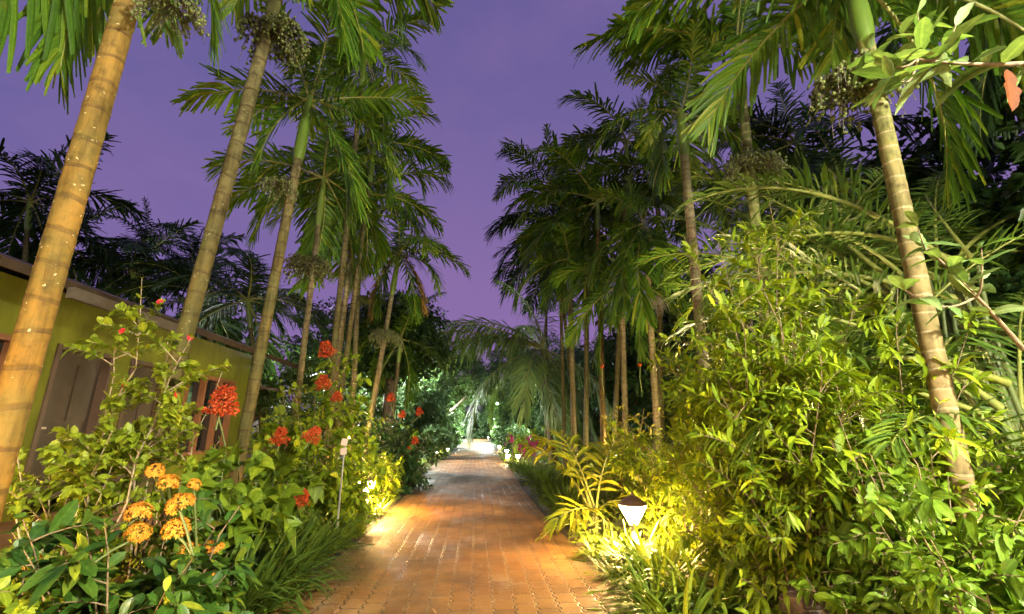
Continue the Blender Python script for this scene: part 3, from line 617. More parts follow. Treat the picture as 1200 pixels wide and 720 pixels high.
hb('fascia',M['fascia'],[(ex+.003,ex+.028,y0-.6,y1+.7,ez-.035,ez+.075)],roof)
hb('gutter_board',M['greyboard'],[(ex+.03,ex+.11,5.75,7.9,ez-.15,ez-.01)],roof)
tr=MB(); box(tr,HX+.003,-3.55,2.0,12.6,0,.16); tag(tr.build('terrace',M['terracotta']),kind='structure')
# small outbuilding beyond
B2=empty('garden_outbuilding',(-6.6,15.0,0),'small dark outbuilding with a low brown roof beyond the bungalow','outbuilding')
hb('wall',M['wall_paint'],[(-2.2,0,-1.3,1.3,0,2.5)],B2); hb('door',M['darkwood'],[(.003,.04,-.9,.1,.02,2.1)],B2); hb('window',M['glassdark'],[(.003,.03,.4,1.0,1.0,2.0)],B2)
mb=MB(); v=[(.7,-1.8,2.42),(.7,1.8,2.42),(-2.9,1.8,3.2),(-2.9,-1.8,3.2),(.7,-1.8,2.5),(.7,1.8,2.5),(-2.9,1.8,3.28),(-2.9,-1.8,3.28)]; mb.add(v,[(0,1,2,3),(7,6,5,4),(0,4,5,1),(2,6,7,3),(1,5,6,2),(0,3,7,4)],0,.5,False); mb.build('roof',M['roofing'],B2)
# ================================================================ palms beside the path
G='slender ringed palms along the path'
palm('thick golden ringed palm leaning in front of the bungalow corner',(10,490),(196,-160),2.0,.165,'trunk_gold',.6,
     [(168,'hang',1.35),(185,'hang',1.2),(190,'droop',.9),(140,'droop',1.05),(20,'hang',.8),(60,'mid',1),(120,'flat',1),(250,'flat',1),(310,'mid',.95),(0,'flat',.9),(215,'mid',1)],.62,fruit=[(.12,-.02,.6)],fruit_px=(185,5),spacing=.17)
palm('tall olive palm trunk standing before the bungalow window, fruit hanging at its top',(185,510),(352,-105),3.05,.15,'trunk_olive',.75,
     [(185,'droop',1.0),(205,'hang',.9),(5,'droop',1.1),(340,'hang',1.0),(25,'flat',1.1),(50,'hang',1.05),(90,'mid',1),(140,'flat',1),(260,'mid',1),(300,'erect',1),(320,'droop',1.05)],.72,fruit=[(-.05,0,.85),(.08,.02,.8)],fruit_px=(322,38))
palm('olive palm with a wide bright frond arching out over the path',(290,490),(364,112),4.4,.145,'trunk_olive',.85,
     [(8,'level',1.1),(350,'droop',1.15),(182,'level',1.15),(205,'hang',1.0),(160,'flat',.9),(10,'hang',1.1),(70,'mid',1),(110,'mid',1),(280,'erect',1.1),(345,'hang',1.1),(250,'erect',.9)],.62,fruit=[(-.1,0,.7)],fruit_px=(340,215))
palm('slim brown palm with a dark fruit bunch just below its green shaft',(345,500),(380,205),7.6,.14,'trunk_grey',1.05,None,.95,12,fruit=[(-.08,0,1.35),(.1,-.02,1.2)],fruit_px=(363,305),az0=20)
palm('grey palm with fruit bunch behind the red pagoda flowers',(395,430),(420,225),9.0,.155,'trunk_grey',1.2,None,1.0,12,fruit=[(0,0,1.0)],fruit_px=(415,318),az0=75)
palm('thin dark palm close behind the grey fruiting one',(417,400),(424,250),11.5,.17,'trunk_grey',1.0,None,1.15,9,fruit=[(.05,0,.9)],fruit_px=(424,350),az0=140)
palm('palm with a long pale green shaft and dead golden fronds nearest the open sky',(438,470),(468,295),10.5,.165,'trunk_grey',1.15,
     [(10,'flat',1.1),(335,'droop',1.1),(200,'hang',1.05,'palm_dry'),(350,'hang',1.0,'palm_dry'),(50,'mid',1.1),(100,'mid',1),(150,'flat',1),(215,'hang',1.1),(180,'droop',1),(250,'erect',1),(300,'flat',1.1),(330,'hang',1.05)],.85,fruit=[(-.06,0,1.1),(.12,-.1,1.1)],fruit_px=(452,388))
palm('short thin palm at the end of the left row by the dark tree',(462,470),(470,395),14,.16,'trunk_grey',.8,None,1.0,9,az0=30)
palm('palm of the left row with the highest crown, behind the wide bright frond',(388,440),(428,62),7.4,.13,'trunk_olive',.9,None,.78,12,az0=80)
palm('palm of the left row whose crown fills in above the fruiting palms',(404,430),(440,165),8.6,.135,'trunk_olive',1.0,None,.85,12,az0=200)
# right row
palm('green-shafted palm on the right with its first frond sweeping over open sky',(822,400),(797,128),6.3,.195,'trunk_pale',.85,
     [(175,'flat',.9),(185,'hang',1.05),(150,'erect',.8),(95,'mid',.9),(345,'hang',.8),(20,'mid',.9),(60,'flat',1),(250,'erect',.75),(290,'erect',.8),(350,'droop',.8)],.85,spear=True)
palm('tall palm with a wide level frond and grey-green fruit bunch',(893,330),(863,55),6.0,.195,'trunk_green',.95,
     [(178,'level',1.2),(165,'mid',1.0),(186,'level',1.0),(140,'mid',1.0),(10,'mid',1.1),(355,'flat',1.05),(345,'level',1.0),(60,'erect',1.2),(100,'mid',1.1),(250,'erect',1.0),(290,'erect',1)],1.0,fruit=[(-.08,0,1.25),(.12,0,1.15)],fruit_px=(880,188))
palm('big green and brown ringed palm rising through the bright shrubs on the right',(1110,490),(995,-40),2.96,.172,'trunk_green',.80,
     [(180,'level',.9),(165,'mid',1.0),(5,'flat',1.2),(350,'droop',1.15),(20,'mid',1.1),(60,'mid',1),(100,'flat',1.0),(330,'hang',1.0),(250,'mid',1),(200,'mid',1)],1.0,fruit=[(-.12,0,1.1),(.05,.02,.9)],fruit_px=(1008,92))
palm('blue-green palm with a skirt of ragged hanging fronds and grey fruit strands',(768,470),(755,262),9.7,.195,'trunk_pale',.95,
     [(165,'erect',1.0),(20,'erect',1.0),(195,'hang',1.3),(215,'hang',1.25),(330,'hang',1.25),(350,'hang',1.1),(100,'mid',1),(60,'mid',1),(260,'hang',.9),(180,'droop',1.0)],1.0,fruit=[(-.08,0,1.1),(.14,0,1.1)],fruit_px=(760,350),shaftmat='shaftblue')
palm('stout short palm stem behind the hanging fronds',(733,500),(728,330),10.8,.19,'trunk_pale',.5,None,1.0,9,az0=15)
palm('pale slim palm trunk, brightest of the dark group',(672,490),(667,300),12.5,.20,'trunk_grey',1.1,[(180,'droop',1.15),(200,'hang',.9),(60,'flat',1),(120,'mid',1),(20,'flat',1),(300,'droop',1),(250,'mid',1),(340,'hang',.9)],1.05,shaftmat='shaftblue')
palm('brown slim palm trunk in the middle of the dark group',(687,480),(688,262),13.5,.20,'trunk_olive',1.0,None,1.35,12,az0=45)
palm('golden slim palm trunk at right end of the dark group',(706,470),(700,235),12.5,.20,'trunk_gold',1.0,None,1.45,12,az0=100,spacing=.14)
palm('thin shadowed palm at left end of the dark group',(661,500),(655,262),15.5,.17,'trunk_olive',1.0,None,1.4,12,az0=10,leaf='palm_shaded')
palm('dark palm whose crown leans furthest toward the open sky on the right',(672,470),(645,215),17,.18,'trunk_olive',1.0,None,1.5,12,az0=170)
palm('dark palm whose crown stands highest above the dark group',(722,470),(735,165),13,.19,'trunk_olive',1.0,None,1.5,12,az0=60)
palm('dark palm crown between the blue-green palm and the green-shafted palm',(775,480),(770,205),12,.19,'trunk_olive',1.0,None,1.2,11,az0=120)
palm('low dark palm crown over the coconut fronds',(640,470),(640,305),22,.2,'trunk_olive',1.0,None,1.5,12,az0=35,leaf='palm_shaded')
palm('coconut palm with long drooping fronds reaching over the far path',(647,525),(637,408),17.5,.40,'trunk_grey',.1,
     [(180,'mid',.95),(165,'flat',.9),(195,'level',1.0),(178,'level',1.05),(185,'flat',1.0),(172,'flat',1.05),(200,'droop',.9),(160,'droop',.75),(230,'hang',.75),(350,'hang',.85),(330,'hang',.8),(10,'droop',.7),(100,'mid',.9),(60,'erect',.9),(140,'erect',.85),(250,'droop',.8),(300,'hang',.8)],1.35,leaf='coco',kind='coco',name='coconut_palm',group=None,spacing=.22,spear=False)
palm('shadowed palm crown filling the gap right of the tall fruiting palm',(925,470),(935,165),8.2,.16,'trunk_olive',1.0,None,1.15,12,az0=15,leaf='palm_shaded')
palm('shadowed palm crown just left of the big ringed palm',(985,470),(990,215),7.4,.15,'trunk_olive',1.0,None,1.1,12,az0=95,leaf='palm_shaded')
palm('dark palm filling the upper corner beside the serrated branch',(1262,470),(1195,-30),4.4,.16,'trunk_olive',.9,None,1.0,12,az0=170,leaf='palm_shaded')
palm('shadowed palm crown behind the fruit bunch of the tall palm',(850,470),(880,235),11,.17,'trunk_olive',1.0,None,1.2,12,az0=250,leaf='palm_shaded')
# palms behind the house
G2='dark palms behind the bungalow roof'
for lo,hi,z,s,lb,az in [((20,420),(35,235),13,1.5,'dark palm crown rising behind the bungalow at the picture edge',0),((80,430),(75,285),14,1.2,'low dark palm crown just above the bungalow ridge',50),((165,430),(155,318),15,1.35,'dark palm crown between the two leaning trunks',20),((150,430),(170,285),17,1.1,'small palm crown standing up against violet sky between the trunks',200),((250,440),(238,345),15,1.4,'dark palm crown behind the eave right of the olive trunk',90),((300,440),(290,350),14,1.35,'green palm crown over the far end of the eave',140),((215,430),(225,310),18,1.2,'distant palm crown touching the olive trunk',10)]:
    palm(lb,lo,hi,z,.2,'trunk_olive',1.0,None,s,11,az0=az,leaf='palm_shaded',group=G2)
# cane palms
p=gnd(704,628); clump_palm('small cane palm with yellow-lit fronds drooping onto the path',p,[(185,'flat',1.1,.10),(150,'erect',1.35,.3),(110,'erect',1.35,.3),(205,'mid',1.0,.15),(60,'erect',1.25,.3),(170,'erect',1.3,.2),(230,'mid',.9,.1),(20,'mid',.9,.15),(170,'droop',.85,.22)],'small','areca')
p=atz(1010,480,4.9); clump_palm('clump of feathery cane fronds fanning up behind the bright shrub',(p[0],p[1],0),[(30,'erect',1.15,1.4),(20,'mid',1.0,1.6),(60,'mid',1.15,1.5),(20,'erect',1.2,1.6),(350,'mid',1.2,1.5),(100,'erect',1.2,1.5),(55,'erect',1.15,1.6),(5,'flat',1.1,1.7),(300,'erect',1.0,1.4),(330,'mid',1.0,1.5)])
p=atz(1190,480,3.8); clump_palm('cane palm with pale fronds at the picture edge behind the ringed trunk',(p[0],p[1],0),[(170,'mid',1.1,1.5),(150,'erect',1.1,1.3),(185,'flat',1.05,1.7),(175,'level',1.0,1.4),(110,'mid',1.0,1.1),(60,'mid',1.0,1.0),(200,'mid',.9,.7),(20,'erect',1,1),(240,'mid',.8,.8)])
p=atz(880,470,8.0); clump_palm('dim cane palm between the tall palm and the green-shafted palm',(p[0],p[1],0),[(60,'mid',1.0,1.0),(20,'erect',1.1,1.1),(0,'mid',1.1,1.0),(100,'erect',1.1,1.0)],leaf='palm')
p=atz(955,470,6.0); clump_palm('tall cane clump with lit fronds between the fruiting palm and the highest shrub',(p[0],p[1],0),[(75,'erect',1.1,3.3),(60,'mid',1.15,3.4),(20,'erect',1.1,3.5),(355,'mid',1.15,3.1),(100,'erect',1.2,3.1),(5,'flat',1.1,3.5),(40,'flat',1.0,2.9),(350,'droop',1.0,3.3)])
p=atz(1120,470,5.2); clump_palm('tall cane clump spreading bright fronds behind the big ringed trunk',(p[0],p[1],0),[(160,'erect',1.2,3.2),(165,'mid',.9,3.2),(150,'mid',1.15,2.9),(60,'mid',1.15,3.4),(20,'erect',1.1,3.3),(355,'mid',1.25,3.2),(100,'erect',1.2,3.1),(140,'erect',1.0,2.9),(5,'flat',1.2,3.3),(10,'level',1.1,2.9),(30,'level',1.0,2.6)])
p=atz(1185,450,4.6); clump_palm('cane clump at picture edge with fronds arching in toward the ringed trunk',(p[0],p[1],0),[(175,'mid',1.25,2.9),(160,'level',1.15,2.7),(185,'flat',1.2,3.1),(150,'erect',1.1,3.1),(60,'mid',1.1,3.1),(20,'erect',1.1,3.1),(100,'mid',1.1,3.0)])
p=atz(1010,470,7.6); clump_palm('dim tall cane clump against the dark trees on the right',(p[0],p[1],0),[(170,'mid',1.3,3.6),(150,'erect',1.2,3.8),(20,'mid',1.3,3.6),(60,'erect',1.2,3.6),(100,'mid',1.2,3.6),(355,'flat',1.3,3.7),(185,'flat',1.2,3.6)],leaf='palm')
# ================================================================ broadleaf trees
tree('dark round-headed tree closing the left palm row',aty(497,500,17)*[1,1,0]+[-1.5,0,0],5.8,(2.0,2.2,1.75),4.45,.2,170,90,.18,.09,'dark',seed=3)
tree('pale many-stemmed tree leaning over the left flower bed beyond the crossing',(-4.0,24.2,0),6,(2.6,2.8,1.7),4.0,.22,150,80,.20,.09,'tree_pale',seed=4,limbs=12,fork=.25)
tree('tree forming the left side of the leafy tunnel',(-4.6,34,0),8,(3.6,4,2.8),5.0,.28,150,70,.24,.11,'tree_pale',seed=5)
tree('far tree closing the left side of the tunnel end',(-4.5,48,0),8,(3.6,4.5,3.3),4.6,.28,140,70,.34,.16,'tree_pale',seed=6)
tree('tree forming the right side of the leafy tunnel',(5.0,31,0),8,(3.6,4,3.1),4.9,.28,150,70,.24,.11,'tree_pale',seed=7)
tree('far tree closing the right side of the tunnel end',(5.5,46,0),8,(4,4.5,3.3),4.6,.28,140,70,.34,.16,'tree_pale',seed=8)
tree('pale lit tree standing where the path disappears',(1.2,84,0),10,(9,3,4.8),4.6,.12,170,80,.5,.24,'tree_pale',seed=9)
tree('tall tree whose crown arches right over the far path',(-2.9,44,0),9,(5,5,2.6),6.4,.3,170,80,.34,.15,'tree_pale',seed=21,fork=.5)
tree('tree leaning over the far path from the magenta plant side',(3.6,38,0),8,(3.6,4,2.3),5.6,.28,150,80,.3,.13,'tree_pale',seed=22,fork=.45)
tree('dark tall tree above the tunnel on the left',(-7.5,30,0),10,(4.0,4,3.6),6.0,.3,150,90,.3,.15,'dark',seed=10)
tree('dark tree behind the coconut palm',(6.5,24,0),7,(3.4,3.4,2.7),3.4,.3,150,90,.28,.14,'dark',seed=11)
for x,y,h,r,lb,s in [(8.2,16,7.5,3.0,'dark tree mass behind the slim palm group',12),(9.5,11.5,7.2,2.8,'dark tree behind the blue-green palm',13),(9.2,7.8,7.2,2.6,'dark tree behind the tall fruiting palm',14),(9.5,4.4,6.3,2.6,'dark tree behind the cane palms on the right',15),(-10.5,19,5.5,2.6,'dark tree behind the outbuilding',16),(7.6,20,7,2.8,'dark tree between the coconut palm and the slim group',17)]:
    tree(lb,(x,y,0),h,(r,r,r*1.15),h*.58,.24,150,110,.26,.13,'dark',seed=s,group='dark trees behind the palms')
# far-off wood, one mass
mb=MB(); rg=np.random.default_rng(77); N=26000; a=rg.uniform(R(15),R(165),N); d=rg.uniform(88,135,N); x=np.cos(a)*d; y=np.sin(a)*d; hh=7+2.5*np.sin(a*23)+2*np.sin(a*51+1); z=rg.uniform(.1,1,N)*hh
leaves(mb,np.stack([x,y,z],-1),rg.normal(0,1,(N,3)),rg.normal(0,.6,(N,3))+[0,0,1],rg.uniform(.8,1.7,N),rg.uniform(.5,.9,N),np.array([.3,1,.05]),.2,.2,None,0,0,True,rg)
tag(mb.build('distant_woodland',M['dark']),'dark far-off wood closing the view behind the garden','woodland',kind='stuff')

for x,y,h,r,lb,sd in [(-2.7,29,3.6,1.3,'tall leafy bush at the left mouth of the tunnel',51),(-3.4,36,4.6,1.8,'leafy mass on the left inside the tunnel',52),(3.3,33,4.2,1.6,'tall leafy bush at the right mouth of the tunnel',53),(3.9,43,4.8,1.9,'leafy mass on the right inside the tunnel',54),(-3.6,54,5,2.0,'far leafy mass on the left near the path end',55),(4.2,62,5,2.2,'far leafy mass on the right near the path end',56),(-4.4,22.9,3.4,1.4,'tall pale bush at the left corner of the crossing',57),(4.6,24,3.6,1.5,'tall pale bush behind the magenta plant',58)]:
    tree(lb,(x,y,0),h,(r,r,h*.48),h*.5,.08,90,80,.2+.002*y,.09+.001*y,'tree_pale',seed=sd,name='leafy_bush',limbs=5,fork=.2)

tree('added dense bush between the outbuilding and the path bed, blocking lamp light from the bungalow',(-5.1,14.8,0),4.0,(1.5,1.2,1.9),2.0,.08,80,80,.15,.07,'tree',seed=61,name='leafy_bush',limbs=5,fork=.2)  # added to keep the crossing lamp's light off the bungalow wall

tree('pale bush closing the far end of the path',(.6,77,0),4.5,(2.6,2,2.2),2.2,.08,90,80,.42,.2,'tree_pale',seed=62,name='leafy_bush',limbs=5,fork=.2)

tree('added leafy bush screening the crossing lamp post',(-4.3,16.4,0),4.3,(1.1,.9,2.0),2.2,.08,80,80,.15,.07,'tree',seed=63,name='leafy_bush',limbs=5,fork=.2)  # added to hide the crossing lamp and block its light toward the house

src=tree('low bush in the close row lining the far left border of the path',(-2.0,22.8,0),1.5,(.85,1.5,.8),.75,.05,60,70,.2,.09,'tree_pale',group='low bushes lining the far left border',seed=64,name='border_bush',limbs=4,fork=.2)
def copy_thing(src,x,y,rz,s,label,group):
    r=src.copy(); COL.objects.link(r); r.location=(x,y,0); r.rotation_euler=(0,0,rz); r.scale=(s,)*3; tag(r,label,None,group)
    for ch in list(src.children): copy_part(ch,r)
for i,y in enumerate((26.5,30,34,38,43,48,54)): copy_thing(src,-2.15-.02*i,y,math.pi*(i%2),1+.03*i,'low bush in the close row lining the far left border of the path','low bushes lining the far left border')
for i,y in enumerate((27,30.5,34.5,39,44,50,56)): copy_thing(src,2.35+.05*i,y,math.pi*((i+1)%2),1+.03*i,'low bush in the close row lining the far right border of the path','low bushes lining the far right border')
# ================================================================ shrubs on the right
def at0(px,py,zc): p=atz(px,py,zc); return np.array([p[0],p[1],0])
shrub('tall bright lance-leaved shrub crowding the path, highest leaves before the fruiting palms',at0(930,500,3.55),3.4,.85,28,'lance',.15,.034,LANCE,11,13,.24,seed=1,up=.95,brl=.2,low=.10)
shrub('tall lance-leaved shrub joined to the path side of the highest shrub',at0(868,520,4.3),2.5,.7,22,'lance',.145,.033,LANCE,10,12,.24,seed=2,up=.95,brl=.22,low=.08)
shrub('tall lance-leaved shrub touching the big ringed palm trunk',at0(1035,500,3.3),2.4,.6,17,'lance',.14,.034,LANCE,10,11,.26,seed=45,brl=.26,low=.1)
shrub('yellow-green shrub right behind the bright lamp',at0(792,540,5.7),1.75,.85,30,'lance',.14,.034,LANCE,9,10,.3,seed=3,low=.08)
shrub('low lance-leaved shrub between the lamp and the tallest shrub',at0(880,590,4.0),1.15,.7,32,'lance',.12,.03,LANCE,6,7,.45,seed=4,low=.05)
shrub('dense low shrub at the foot of the tallest shrub beside the fallen log',at0(930,640,3.15),1.05,.65,32,'lance',.115,.03,LANCE,6,7,.45,seed=5,low=.05)
shrub('fresh green broad-leaved shrub in front of the big ringed palm',at0(1060,520,2.65),1.5,.55,22,'lance_green',.125,.046,OVAL,6,8,.4,seed=6,low=.12,up=.3)
shrub('fresh green shrub at the picture corner with pale oval leaves',at0(1165,640,1.95),1.0,.5,20,'lance_green',.09,.037,OVAL,7,7,.4,seed=7,low=.1,up=.3)
shrub('green shrub right of the big ringed palm trunk',at0(1180,520,2.9),1.5,.55,18,'lance_green',.12,.044,OVAL,6,8,.4,seed=8,low=.12,up=.3)
shrub('low oval-leaved plant in front of the fallen log',at0(1010,700,2.35),.55,.4,12,'lance_green',.10,.045,OVAL,5,5,.4,seed=9,low=.1,up=.3)
shrub('low bright plant spilling over the right end of the log',at0(1110,700,2.1),0.62,.42,16,'lance_green',.09,.038,OVAL,5,5,.4,seed=10,low=.1,up=.3)
shrub('low mixed green shrub beyond the log under the ringed palm',at0(1000,560,3.6),1.15,.6,16,'lance',.13,.045,OVAL,5,7,.4,seed=11,low=.08)
shrub('fine-leaved shrub under the golden slim trunk',at0(705,500,9.2),1.5,.85,18,'lance',.15,.04,LANCE,6,7,.4,seed=12,low=.1)
r,t=shrub('yellow and green croton-like shrub with two red blooms on top',at0(730,480,8.2),1.95,.62,16,'yellowleaf',.17,.042,LANCE,6,7,.35,seed=13,low=.1)
pm=pagoda_mesh(.035,.04,'redfl',3,3,14)
for px,py in ((706,432),(750,430)):
    q=aty(px,py,8.15)-np.array(r.location); link('flower_head',pm,r,q); mb=MB(); tube(mb,np.array([q-[0,0,.45],q-[.02,0,.2],q]),.006,5); mb.build('flower_stalk',M['stemgreen'],r)
shrub('dark low shrub along the far right bed before the slim trunks',at0(690,520,10.5),.95,.8,18,'broad',.14,.05,OVAL,6,7,.4,seed=14,low=.05)
shrub('dark bushy shrub behind the small cane palm',at0(735,540,7.4),1.1,.75,18,'broad',.15,.055,OVAL,6,7,.4,seed=15,low=.05)
shrub('yellow-green bush on the right border beyond the crossing',(2.6,24.5,0),1.5,1.0,18,'lance',.2,.07,OVAL,6,7,.4,seed=16,low=.05)
shrub('pale green bush under the coconut fronds',(4.1,21.5,0),1.9,1.2,18,'lance_green',.22,.09,OVAL,6,7,.4,seed=17,low=.05)
shrub('far bush where the right border narrows',(3.2,36,0),2.0,1.1,16,'lance_green',.26,.10,OVAL,6,7,.4,seed=18,low=.05)
# two big-leaved sprig beside the green palm
shrub('sapling with a few large yellow-green leaves beside the pale trunk',at0(800,480,5.4),2.35,.28,5,'areca',.34,.085,LANCE,3,2,.55,seed=19,brl=.14,low=.7,whorl=2)
# foreground branching shrub that reaches in from outside the frame
def branch_shrub():
    root=empty('serrated_leaf_tree',(1.95,.95,0),'close branch of serrated pale leaves with one orange leaf, reaching in at upper corner','tree'); b=np.array(root.location); b=np.array([1.95,.95,0])
    mb=MB(); tr=trunk_pts(np.array([0,0,-.05]),np.array([-.05,.08,2.6]),.05,10); tube(mb,tr,np.linspace(.035,.018,10),8); mb.build('trunk',M['stembrown'],root)
    rg=np.random.default_rng(5); sm=MB(); P=[];D=[];NN=[];LS=[]
    def limb(p0,p1,r,n,ls,start=.3,sag=.05,to=None):
        k=np.linspace(0,1,9)[:,None]; pts=p0*(1-k)+p1*k+np.array([0,0,-1])*sag*np.sin(np.pi*k); tube(to or sm,pts,np.linspace(r,r*.35,9),6)
        for t in np.linspace(start,1,n):
            p=np.array([np.interp(t,k[:,0],pts[:,q]) for q in range(3)]); dv=norm((p1-p0)[None])[0]
            for s in (-1,1):
                sd=np.cross(dv,[0,0,1])*s; P.append(p); D.append(sd*rg.uniform(.5,1.1)+dv*rg.uniform(.2,.9)+rg.normal(0,.3,3)); NN.append(np.array([0,0,1])+rg.normal(0,.35,3)); LS.append(ls*rg.uniform(.7,1.45))
        return pts
    A=atz(1205,75,1.5)-b; T1=atz(1075,70,1.45)-b; T2=atz(1020,58,1.5)-b; T3=atz(1075,15,1.5)-b; T4=atz(1045,90,1.42)-b; T5=atz(1120,30,1.45)-b
    st=tr[-1]
    main=limb(st,A,.014,2,.12,.7); main=limb(A,T1,.009,6,.125,.25,.01)
    limb(T1,T2,.005,5,.12,.4); limb(T1,T3,.005,5,.125,.4); limb(T1,T4,.005,5,.12,.5); limb(T1,T5,.005,5,.125,.4)
    lo_sm,up_sm=MB(),sm; 
    A2=atz(1200,410,1.7)-b; T6=atz(1085,290,1.75)-b; lo=tr[4]
    limb(lo,A2,.012,1,.1,.9,to=lo_sm); limb(A2,T6,.009,6,.115,.3,-.02,to=lo_sm); m=(A2+T6)/2; limb(m,atz(1150,290,1.7)-b,.005,4,.11,.4,to=lo_sm); limb(m,atz(1060,340,1.7)-b,.005,4,.11,.4,to=lo_sm)
    limb(T6,atz(1075,265,1.75)-b,.004,3,.10,.3,to=lo_sm)
    sm.build('branch',M['stembrown'],root); lo_sm.build('branch',M['stembrown'],root)
    mb=MB(); N=len(P); leaves(mb,np.array(P),np.array(D),np.array(NN),np.array(LS),np.array(LS)*.32,np.array([.12,.55,.82,.8,1,.88,.9,.66,.6,.35,.02]),np.clip(rg.normal(.3,.15,N),0,.7),.25,rg.uniform(.3,1,N),0,.10,True,rg); mb.build('foliage',M['serrate'],root)
    mb=MB(); q=atz(1180,82,1.45)-b; leaves(mb,q[None],np.array([[-.22,0,-1.]]),np.array([[.1,-1,.1]]),.15,.06,np.array([.15,.6,.8,.75,1,.8,.85,.5,.02]),.1,.3,None,0,.2,True,rg); mb.build('dry_leaf',M['dryleaf'],root)
branch_shrub()
# fallen log and brown fibre behind the corner plants
def log(label,a,b,r,seed):
    root=empty('fallen_log',(a+b)/2,label,'log','weathered logs in the undergrowth'); rg=np.random.default_rng(seed); mb=MB(); n=40; seg=40; k=np.linspace(0,1,n)[:,None]; pts=(a-b)/2*(1-2*k); ax=norm((b-a)[None])[0]
    u=norm(np.cross(ax,[0,0,1.])[None])[0]; w=np.cross(u,ax); an=np.linspace(0,2*np.pi,seg,endpoint=False)
    rid=1+.10*np.sin(an*11+2*rg.uniform())+.07*np.sin(an*17+1)+.05*np.sin(an*5)
    rr=r*rid[None]*(1+.05*rg.normal(0,1,(n,seg)))*(1+.08*np.sin(k*9))
    v=pts[:,None]+rr[...,None]*(np.cos(an)[None,:,None]*u+np.sin(an)[None,:,None]*w); i=np.arange(n-1)[:,None]*seg; j=np.arange(seg)[None]; q=(j+1)%seg
    mb.add(v.reshape(-1,3),np.stack([i+j,i+seg+j,i+seg+q,i+q],-1).reshape(-1,4)); 
    for e in (0,n-1): mb.add(np.vstack([v[e],pts[e][None]]),[(q_,(q_+1)%seg,seg) for q_ in range(seg)])
    mb.build('weathered_wood',M['log'],root)
M['log']=solid('weathered_log_wood',(.05,.035,.03),(.24,.17,.14),12,.85,.8,.2,(1,1,1))
a=gnd(960,690,.12); b=gnd(1120,740,.12)
log('grey-brown furrowed log lying under the low bright plants',np.array([1.75,2.75,.10]),np.array([3.9,3.1,.35]),.16,1)
log('second furrowed log lying higher, against the ringed palm',np.array([2.0,3.05,.16]),np.array([4.2,3.5,.55]),.15,2)
# magenta plant far on the right
root=empty('ti_plant',aty(613,535,17.0)*[1,1,0],'magenta-leaved plant above the far lamps on the right border','plant'); rg=np.random.default_rng(9); mb=MB(); st=MB()
for i in range(9):
    o=np.array([rg.uniform(-.55,.55),rg.uniform(-.3,.3),0]); h=rg.uniform(.5,1.15); tube(st,np.array([o,o*1.1+[0,0,h]]),.015,5); n=14; a=rg.uniform(0,6.28,n)
    leaves(mb,np.tile(o*1.1+[0,0,h],(n,1))-np.stack([0*a,0*a,rg.uniform(0,.25,n)],-1),np.stack([np.cos(a),np.sin(a),rg.uniform(.3,1.8,n)],-1),np.stack([-np.cos(a),-np.sin(a),1+0*a],-1),rg.uniform(.28,.45,n),.085,LANCE,.45,.25,None,0,0,True,rg)
mb.build('foliage',M['magenta'],root); st.build('stem',M['stembrown'],root)

# ================================================================ strap-leaved border clumps
SM=[keep_above(strap_mesh(30+i,95,.75,.030,'strap')) for i in range(3)]
SD=[keep_above(strap_mesh(40+i,110,.85,.030,'strap_dark',.12,1.25)) for i in range(3)]
def strap(x,y,s,label,group,dark=False,i=0):
    o=link('strap_leaf_clump',(SD if dark else SM)[i%3]); o.location=(x,y,0); o.scale=(s,s,s*random.uniform(.9,1.1)); o.rotation_euler=(0,0,random.uniform(0,6.28)); tag(o,label,'grass clump',group)
GR='strap-leaved clumps along the right edge of the path'
for i,(px,py,s,lb) in enumerate([(742,664,.95,'bright strap-leaved clump around the foot of the bright lamp'),(775,690,1.1,'strap-leaved clump just in front of the bright lamp'),(800,660,.85,'strap-leaved clump behind and right of the lamp'),(835,720,1.2,'large arching strap-leaved clump at bottom edge beside the pavers'),(800,745,1.0,'strap-leaved clump overhanging the pavers at the bottom edge'),(870,690,1.15,'strap-leaved clump under the low lance-leaved shrub'),(765,715,.75,'strap-leaved clump spilling over the paver edge below the lamp'),(725,680,.65,'small bright clump on the paver edge left of the lamp post'),(700,655,.55,'small clump by the curled brown leaf'),(722,650,.6,'small strap-leaved clump between lamp and drooping cane palm')]):
    a=gnd(px,py); strap(a[0],a[1],s,lb,GR,False,i)
for i,(px,py,s) in enumerate([(672,618,.8),(662,604,.85),(655,594,.85),(645,584,.85),(637,575,.9),(630,567,.9),(622,560,.9),(690,606,.85),(675,590,.9),(660,577,.9),(650,568,.9),(612,553,.8),(600,549,.8),(668,610,.8),(659,600,.85),(650,590,.85),(641,580,.85),(634,571,.85),(626,564,.85),(617,556,.8),(700,600,.9),(685,585,.9),(668,570,.9)]):
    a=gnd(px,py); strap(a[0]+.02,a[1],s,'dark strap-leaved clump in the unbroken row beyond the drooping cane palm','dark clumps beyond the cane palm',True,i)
GL='strap-leaved clumps along the left edge of the path'
for i,(px,py,s,lb) in enumerate([(425,626,.6,'arching grass clump lit by the half-buried lamp'),(400,640,.85,'arching clump just in front of the half-buried lamp'),(448,605,.6,'lit clump on the path side of the half-buried lamp'),(382,650,.8,'clump between the lit grass and the red blooms')]):
    a=gnd(px,py); strap(a[0]-.1,a[1],s,lb,GL,False,i)
for i,(px,py,s) in enumerate([(345,690,.85),(320,715,.9),(290,740,.95),(350,672,.8),(300,690,.9),(270,715,.9),(370,665,.75),(325,660,.8),(255,760,.9)]):
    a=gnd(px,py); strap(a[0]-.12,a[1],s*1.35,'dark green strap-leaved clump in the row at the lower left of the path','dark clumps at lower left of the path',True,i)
for i,(px,py,s) in enumerate([(505,545,.8),(512,543,.8),(520,538,.8),(527,535,.8)]):
    a=gnd(px,py); strap(a[0]-.4,a[1],s,'lit grass clump under the far left lamps','lit clumps under the far left lamps',False,i)

